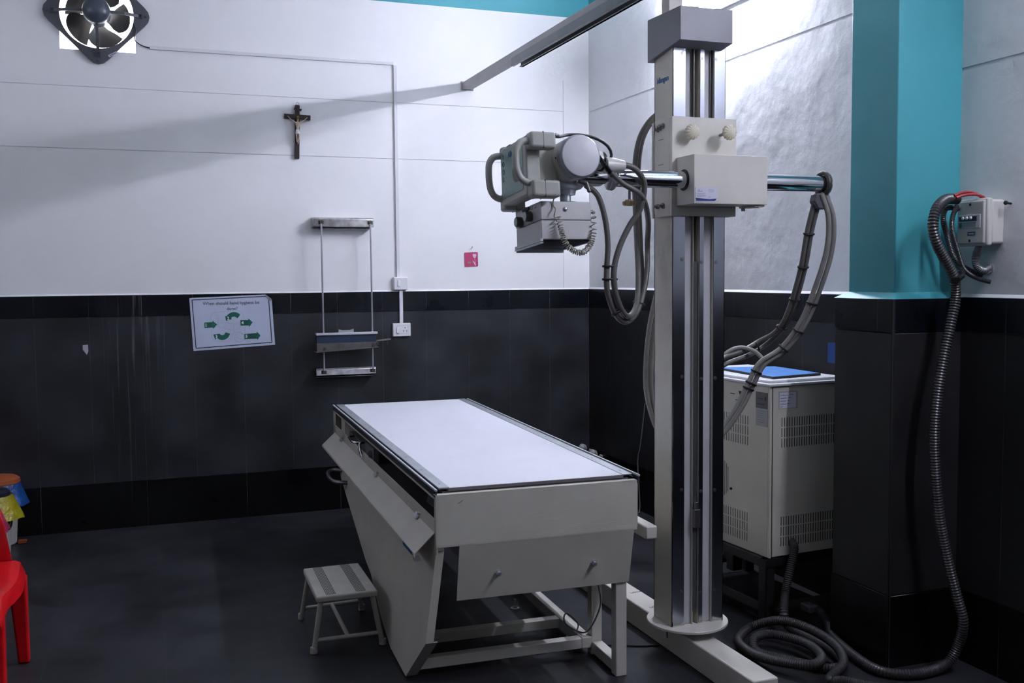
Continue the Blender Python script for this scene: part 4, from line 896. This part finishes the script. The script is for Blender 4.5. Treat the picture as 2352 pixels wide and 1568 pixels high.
# ------------------------------------------------------------------ red plastic chair
def chair():
    t = thing('plastic_chair', 'glossy red plastic chair cut by left edge of the view', 'chair', (-3.735, -2.46, 0))
    x0, x1, yb, yf, zs = -3.965, -3.490, -2.19, -2.705, .415
    # seat: dished grid with rounded front lip
    def grid(b, fn, nu, nv, th):
        vs = []; 
        for i in range(nu+1):
            for j in range(nv+1): vs.append(Vector(fn(i/nu, j/nv)))
        N = len(vs); N2 = [v+Vector(th) for v in vs]; fs = []
        for i in range(nu):
            for j in range(nv):
                a = i*(nv+1)+j; fs.append((a, a+1, a+nv+2, a+nv+1)); fs.append((N+a, N+a+nv+1, N+a+nv+2, N+a+1))
        for i in range(nu): a = i*(nv+1); fs.append((a, a+nv+1, N+a+nv+1, N+a)); a += nv; fs.append((a, N+a, N+a+nv+1, a+nv+1))
        for j in range(nv): a = j; fs.append((a, N+a, N+a+1, a+1)); a = nu*(nv+1)+j; fs.append((a, a+1, N+a+1, N+a))
        b._add(vs+N2, fs)
    def seat(u, v):
        x = x0+(x1-x0)*u; y = yb+(yf-yb)*v; e = abs(2*u-1)
        w = 1-.10*(1-v) if True else 1
        z = zs-.014*(1-e**2)*math.sin(PI*min(1, v*1.1)) - (.05*max(0, (e-.86)/.14)**2) - .06*max(0, (v-.86)/.14)**2
        return ((x0+x1)/2+(x-(x0+x1)/2)*(1-.10*(1-v)**2-.22*max(0, (v-.42)/.58)**2), y, z)
    b = MB(); grid(b, seat, 24, 20, (0, 0, -.007)); b.build('seat', RED, t)
    def back(u, v):
        z = zs-.030+v*(.260+.15*(1-abs(2*u-1)**4)); wdt = .172-.050*v-.01*v*v; c = (x0+x1)/2; e = 2*u-1
        return (c+e*wdt, yb+.02+.10*v+.045*(1-e*e)-.03, z)
    b = MB(); grid(b, back, 16, 14, (0, -.007, 0)); b.build('backrest', RED, t)
    def leg(sx, sy):
        b = MB(); R = []; c0 = (x0+x1)/2
        xx = c0+sx*(.155 if sy < 0 else .188); yy = (yf+.060) if sy < 0 else (yb-.040)
        for i in range(9):
            f = i/8; z = (zs-(.085 if sy < 0 else .055))*(1-f); w = .068*(1-f)+.044*f; d = .066*(1-f)+.040*f
            cx_ = xx+sx*.012*f-sx*w/2*0; cy = yy-sy*0+(-sy)*0+sy*.0+(.014*f if sy > 0 else -.010*f)
            R.append([(cx_+w/2, cy-d/2, z), (cx_+w/2, cy+d/2, z), (cx_-w/2, cy+d/2, z), (cx_-w/2, cy-d/2, z)])
        b.rings(R); b.build('leg', RED, t, bevel=.010, seg=3)
    for sx in (-1, 1):
        for sy in (-1, 1): leg(sx, sy)
chair()

# ------------------------------------------------------------------ pedal bins
def bag(cx, cy, z0, z1, r0, r1, seed):
    random.seed(seed); R = []; n = 40
    ph = [random.random()*6 for _ in range(6)]
    for i in range(9):
        f = i/8; ring = []
        for j in range(n):
            a = 2*PI*j/n; w = sum(math.sin(a*k+ph[k % 6]+f*2)*.16/k**.5 for k in (3, 5, 7, 11))*f
            r = (r0+(r1-r0)*f)*(1+.22*w); ring.append((cx+r*math.cos(a), cy+r*math.sin(a), z1+(z0-z1)*f-(.03*w if i == 8 else 0)))
        R.append(ring)
    inner = [[(cx+(p[0]-cx)*.97, cy+(p[1]-cy)*.97, p[2]) for p in ring] for ring in reversed(R)]
    b = MB(); b.rings(R+inner, close=False); return b
def pedal_bin(cx, cy, r, h, lid, bagm, label, seed, extra, lr=1.0):
    t = thing('pedal_bin', label, 'bin', (cx, cy, 0), 'pedal bins at the left end of back wall')
    b = MB(); b.lathe((cx, cy, 0), (0, 0, 1), [(0, r*.74), (.004, r*.78), (h, r*.98)], 36); b.build('bucket', BINW, t)
    b = MB(); b.lathe((cx, cy, h-.01), (0, 0, 1), [(0, lr*r*.98), (.012, lr*r*1.04), (.032, lr*r*1.02), (.045, lr*r*.86), (.05, lr*r*.4), (.051, .001)], 36); b.build('lid', lid, t)
    b = bag(cx, cy, h-.13, h+.003, r*.99, r*1.42, seed); b.build('bin_bag', bagm, t)
    b = MB(); b.prism(rrect(cx+.050 if extra == 'A' else cx-.04, cx+.095 if extra == 'A' else cx+.04, -.008, .008, .006), (lambda u, v, w: (u+.055, cy-.03+w, v+.012)) if extra == 'A' else (lambda u, v, w: (u, cy-r*.95-.02+w, v+.012)), -.02, .02); b.build('pedal', lid, t)
    if extra == 'B':
        b = MB(); pts = []
        for k, (rr, m) in enumerate(((.036, NAVYP), (.024, BAGY), (.016, NAVYP))):
            q = MB()
            A_ = math.radians(-38); c = Vector((cx+math.cos(A_)*r*.945, cy+math.sin(A_)*r*.945, h*.56)); nrm = Vector((math.cos(A_), math.sin(A_), 0))
            q.lathe(c-nrm*.004, nrm, [(0, rr), (.008+.001*k, rr)], 24, sy=1.25 if k < 1 else 1); q.build('hazard_label', m, t)
    return t
pedal_bin(-3.872, -.140, .122, .365, PUMPK, BAGB, 'pedal bin with orange lid and blue bag against back wall', 3, 'A')
pedal_bin(-3.872, -.375, .112, .335, NAVYP, BAGY, 'grey pedal bin with navy lid and yellow bag at left edge', 5, 'B', .86)
pedal_bin(-3.915, -.640, .115, .325, RED, BAGP, 'pedal bin with pink bag mostly hidden behind red chair', 9, 'C')

# ------------------------------------------------------------------ generator cabinet and its iron stand
def cabinet():
    th = math.radians(4.0); ex = Vector((math.cos(th), math.sin(th), 0)); ey = Vector((-math.sin(th), math.cos(th), 0))
    T4 = Matrix((ex, ey, Vector((0, 0, 1)))).transposed().to_4x4(); T4.translation = Vector((-.478, -2.955, 0))
    B = lambda: MB(T4)
    t = thing('generator_cabinet', 'off-white X-ray generator cabinet with blue-topped lid behind column', 'cabinet', T4 @ Vector((.2, .35, .30)))
    Wd, D, z0, z1 = .44, .74, .300, 1.060
    b = B(); b.box(0, Wd, .016, D, z0, z1); b.build('body', ENAMEL, t, bevel=.002)
    b = B(); b.box(.016, Wd, 0, .0155, z0+.004, z1-.004); fp = b.build('front_door', ENAMEL, t, bevel=.002)
    b = B(); b.box(-.012, Wd+.012, -.010, D+.01, z1, z1+.012); b.box(.012, Wd-.012, .020, D-.02, z1+.012, z1+.024); b.build('lid', mat('lid_white', (.66, .66, .68), .42), t, bevel=.003)
    b = B(); b.prism([(.06, .060), (.36, .095), (.40, .47), (.12, .55)], lambda u, v, w: (u, v, w), z1+.0245, z1+.034); b.build('lid_panel', BLACK, t)
    b = B(); b.prism([(.063, .064), (.356, .099), (.396, .466), (.122, .545)], lambda u, v, w: (u, v, w), z1+.034, z1+.0355); b.build('blue_sheet', BLUE_L, t)
    def slots(f, n, x0, dx, zt, rows=3):
        b = B()
        for r in range(rows):
            for i in range(n): f(b, x0+i*dx, zt-r*.046-.040, zt-r*.046)
        return b
    for zt in (.920, .480):
        slots(lambda b, x, a, c: b.box(x, x+.0035, -.0008, .001, a, c), 26, .062, .0138, zt).build('vent_slots', DARK, fp)
        slots(lambda b, y, a, c: b.box(-.0008, .001, y, y+.004, a, c), 24, .155, .0175, zt-.008).build('vent_slots', mat('slot_shadow', (.09, .09, .09), .7), t)
    b = B()
    for i in range(13):
        y = .30+i*.0125; h_ = math.sqrt(max(0, .095**2-(y-.375)**2)); b.box(-.0008, .001, y, y+.004, .60-h_, .60+h_)
    b.build('round_vent', MATS['slot_shadow'], t)
    b = B(); b.box(.050, .138, -.0012, .0002, .962, 1.030); lb = b.build('inspection_label', LABELP, fp)
    b = B()
    for i, (z, w) in enumerate(((1.018, .07), (1.005, .058), (.992, .05), (.979, .05), (.967, .012))):
        b.box(.054, .054+w*.6, -.0016, -.0011, z, z+.002); b.box(.054+w*.7, .054+w, -.0016, -.0011, z+.001, z+.003)
    b.build('handwriting', NAVY, lb)
    b = B(); b.box(.044, .150, -.0006, .0003, .958, 1.036); b.build('label_sleeve', mat('sleeve_clear', (.42, .42, .42), .25), fp)
    b = B(); b.box(-.0014, .0003, .018, .100, .958, 1.030); pl = b.build('rating_plate', mat('plate_dark', (.12, .12, .115), .4), t)
    b = B(); b.box(-.0022, -.0012, .05, .085, 1.000, 1.003); b.box(-.0022, -.0012, .03, .036, .995, 1.012); b.box(-.0022, -.0012, .04, .09, .975, .978); b.build('plate_print', INK, pl)
    b = B(); b.box(-.0014, .0003, .016, .098, .880, .955); l2 = b.build('spec_sticker', mat('spec_paper', (.38, .38, .38), .45), t)
    b = B()
    for i in range(6): b.box(-.002, -.0012, .035+(i % 2)*.005, .085, .945-i*.010, .948-i*.010)
    b.build('spec_print', INK_G, l2)
    b = B(); b.prism([(.200,1.02),(.225,1.02),(.2125,.995)], lambda u, v, w: (w, u, v), -.0012, .0); b.bar((-.001, .255, 1.003), (-.001, .285, 1.003), .001, .004)
    for i in range(3): b.box(-.0012, 0, .215, .25-(i % 2)*.01, .975-i*.012, .978-i*.012)
    b.build('warning_marks', INK, t)
    b = B(); b.lathe((-.0005, .275, .56), (-1, 0, 0), [(0, .006), (.006, .006)], 10); b.build('lock_screw', DARK, t)
    b = B(); b.box(.0, .011, .001, .0155, z0, z1); b.build('corner_strip', ENAMEL, t, bevel=.001)
    b = B(); b.box(.0115, .0155, .003, .0155, z0+.006, z1-.006); b.build('door_gap', DARK, t)
    # stand
    s = thing('iron_stand', 'black angle iron stand under the generator cabinet', 'stand', T4 @ Vector((.2, .35, 0)))
    b = B(); b.box(-.022, Wd+.02, -.004, .036, .262, .298); b.box(-.022, Wd+.02, D-.03, D+.01, .262, .298); b.box(-.022, .018, 0, D, .262, .298); b.box(Wd-.02, Wd+.02, 0, D, .262, .298); b.build('top_frame', IRON, s)
    for x, y in ((-.018, .0), (Wd-.02, .0), (-.018, D-.03), (Wd-.02, D-.03)):
        b = B(); b.box(x, x+.048, y, y+.006, 0, .262); b.box(x, x+.006, y, y+.048, 0, .262); b.build('leg', IRON, s)
    b = B(); b.box(-.018, Wd+.02, .0, .006, .055, .095); b.box(-.018, -.012, 0, D, .055, .095); b.box(-.018, Wd+.02, D-.006, D, .055, .095); b.box(-.018, .028, 0, D, .055, .060); b.box(-.018, Wd, .0, .044, .055, .060)
    b.build('lower_rail', mat('dusty_iron', (.035, .032, .031), .7), s)
    for x, y in ((.03, .30), (.12, .45)):
        b = B(); b.box(x, x+.05, y, y+.05, .16, .262); b.build('caster_mount', IRON, s)
cabinet()

# ------------------------------------------------------------------ circuit breaker box, conduits, hoses
def breaker():
    t = thing('circuit_breaker_box', 'beige plastic breaker box on right wall beside teal pillar', 'breaker box', (-.045, -3.665, 1.737))
    th = math.radians(0)
    BX = mat('breaker_plastic', (.52, .51, .48), .4); BF = mat('breaker_front', (.45, .45, .42), .42)
    b = MB(); b.box(-.055, .011, -3.735, -3.600, 1.655, 1.822); b.build('back_box', BX, t, bevel=.010, seg=3)
    b = MB(); b.box(-.078, -.054, -3.742, -3.594, 1.648, 1.826); c = b.build('cover_rim', BX, t, bevel=.007, seg=3)
    b = MB(); b.box(-.088, -.076, -3.732, -3.600, 1.656, 1.818); f = b.build('front_cover', BF, t, bevel=.006, seg=3)
    b = MB(); b.box(-.0905, -.087, -3.716, -3.612, 1.716, 1.766); k = b.build('breaker_frame', mat('breaker_grey', (.50, .52, .55), .35), t, bevel=.001)
    b = MB(); b.box(-.0925, -.090, -3.700, -3.614, 1.742, 1.760); b.build('breaker_row', mat('breaker_black', (.012, .016, .035), .3), t)
    for y in (-3.636, -3.655, -3.674):
        b = MB(); b.lathe((-.092, y, 1.754), (-1, 0, 0), [(0, .006), (.004, .006), (.006, .003)], 10); b.build('toggle', PVC, t)
    b = MB(); b.box(-.0915, -.090, -3.698, -3.630, 1.720, 1.738); b.build('breaker_face', mat('breaker_mid', (.22, .24, .26), .35), t)
    b = MB(); b.box(-.0915, -.090, -3.628, -3.614, 1.718, 1.738); b.build('blue_tab', mat('tab_blue', (.02, .10, .17), .4), t)
    b = MB(); b.box(-.0892, -.0878, -3.692, -3.655, 1.688, 1.702); l = b.build('maker_plate', mat('plate_blue', (.03, .08, .18), .4), t)
    b = MB(); b.box(-.0897, -.0890, -3.686, -3.662, 1.693, 1.696); b.build('plate_print', LABELP, l)
    for z in (1.804, 1.668):
        b = MB(); b.lathe((-.087, -3.665, z), (-1, 0, 0), [(0, .005), (.002, .005)], 10); b.build('cover_screw', DARK, t)
    w = MB()
    w.tube(spline([(-.165, -3.665, 1.836), (-.13, -3.665, 1.848), (-.09, -3.67, 1.850), (-.06, -3.68, 1.838), (-.045, -3.69, 1.815)]), .0055, 8)
    tag(w.build('red_wire', REDW), 'thick red wire arching into top of breaker box, upper of two', 'wire')
    w = MB(); w.tube(spline([(-.165, -3.675, 1.828), (-.13, -3.682, 1.838), (-.09, -3.69, 1.840), (-.062, -3.70, 1.832), (-.048, -3.705, 1.815)]), .0055, 8)
    tag(w.build('red_wire', REDW), 'thick red wire arching into top of breaker box, lower of two', 'wire')
    b = MB(); b.cyl((.012, -3.762, 1.803), (-.02, -3.768, 1.805), .004, seg=8); b.ball((-.022, -3.768, 1.805), .008); tag(b.build('wall_screw', DARK), 'dark screw in right wall just right of breaker box', 'screw')
breaker()
HM = [(-.125, -3.640, 1.826), (-.195, -3.655, 1.822), (-.26, -3.68, 1.787), (-.286, -3.69, 1.727), (-.27, -3.69, 1.663), (-.219, -3.68, 1.599), (-.166, -3.67, 1.534), (-.144, -3.66, 1.46), (-.163, -3.66, 1.362), (-.195, -3.66, 1.231), (-.224, -3.66, 1.067), (-.233, -3.66, .918), (-.22, -3.66, .75), (-.196, -3.66, .597), (-.164, -3.67, .444), (-.137, -3.69, .311), (-.114, -3.7, .209), (-.110, -3.668, .10), (-.161, -3.66, .036), (-.308, -3.661, .022), (-.408, -3.586, .022), (-.399, -3.422, .022), (-.340, -3.22, .022), (-.285, -3.12, .030), (-.280, -3.06, .065), (-.299, -3.00, .085)]
b = MB(); hose(b, HM, .0205, .011)
tag(b.build('corrugated_hose', HOSE), 'long thick black corrugated hose hanging from breaker box down to floor', 'hose')
HC = [(-.352, -2.935, .362), (-.368, -2.985, .340), (-.406, -3.005, .251), (-.438, -3.02, .164), (-.490, -3.085, .10), (-.470, -3.08, .04), (-.442, -3.17, .022), (-.443, -3.329, .022), (-.484, -3.463, .022), (-.558, -3.505, .022), (-.632, -3.428, .022), (-.70, -3.322, .022), (-.745, -3.26, .03), (-.715, -3.205, .06), (-.622, -3.200, .062), (-.56, -3.329, .062), (-.59, -3.47, .062), (-.668, -3.52, .058), (-.740, -3.43, .045), (-.775, -3.28, .030), (-.745, -3.13, .030), (-.634, -3.054, .045), (-.565, -3.159, .10), (-.51, -3.29, .10), (-.506, -3.451, .085), (-.558, -3.56, .060), (-.650, -3.60, .030), (-.60, -3.62, .022), (-.537, -3.700, .022), (-.430, -3.80, .022), (-.30, -3.93, .022), (-.20, -4.2, .022)]
b = MB(); hose(b, HC, .0195, .009)
tag(b.build('corrugated_hose', HOSE_D), 'dusty black corrugated hose from cabinet coiled in loops on floor', 'hose')
b = MB(); hose(b, [(-.094, -3.612, 1.79), (-.130, -3.608, 1.797), (-.160, -3.612, 1.785), (-.168, -3.615, 1.745), (-.135, -3.60, 1.692), (-.110, -3.60, 1.625), (-.085, -3.61, 1.584), (-.045, -3.635, 1.553), (-.02, -3.665, 1.535)], .011, .006)
tag(b.build('thin_conduit', HOSE), 'thin dark conduit bending from side of breaker box down to wall', 'conduit')
b = MB(); hose(b, [(-.150, -3.665, 1.80), (-.175, -3.668, 1.755), (-.170, -3.664, 1.70), (-.130, -3.655, 1.62), (-.10, -3.655, 1.56), (-.05, -3.665, 1.528), (-.015, -3.70, 1.512)], .0095, .005)
tag(b.build('thin_conduit', HOSE), 'lower thin ribbed conduit crossing to open end below breaker box', 'conduit')
b = MB(); hose(b, [(-.045, -3.675, 1.652), (-.060, -3.671, 1.607), (-.058, -3.674, 1.574), (-.035, -3.680, 1.556), (0.0, -3.672, 1.562), (.012, -3.668, 1.568)], .0165, .0055)
tag(b.build('silver_conduit', HOSE_S), 'short shiny ribbed conduit curving from breaker box bottom into wall', 'conduit')
b = MB(); b.bar((-.175, -3.69, 1.522), (-.125, -3.65, 1.545), .03, .018); b.tube(spline([(-.17, -3.68, 1.515), (-.15, -3.70, 1.535), (-.12, -3.66, 1.56), (-.115, -3.63, 1.575)]), .008, 8)
tag(b.build('binding_tape', BLACK), 'black tape strip binding the hoses in front of pillar', 'tape')
b = MB(); b.box(-.33, -.275, -3.045, -2.975, .060, .094); tag(b.build('hose_coupling', mat('coupling_grey', (.09, .085, .10), .5), bevel=.008), 'dark block coupling at hose end on floor by pillar', 'coupling')
# white pipe fittings low in the far corner
def fitting(x, y, z, label):
    b = MB(); b.lathe((x, y, z), (-.8, -.3, .35), [(0, .012), (.02, .014), (.022, .026), (.05, .026), (.06, .016), (.064, .004)], 16); b.cyl((x+.03, y+.01, z-.012), (.004, y+.012, z-.02), .011, seg=10)
    tag(b.build('pipe_fitting', mat('fitting_white', (.30, .29, .29), .4)), label, 'pipe fitting')
fitting(-.05, -.235, .283, 'white round pipe fitting low on right wall behind the table')
fitting(-.05, -.055, .295, 'small pale pipe stub in the far corner behind the table')
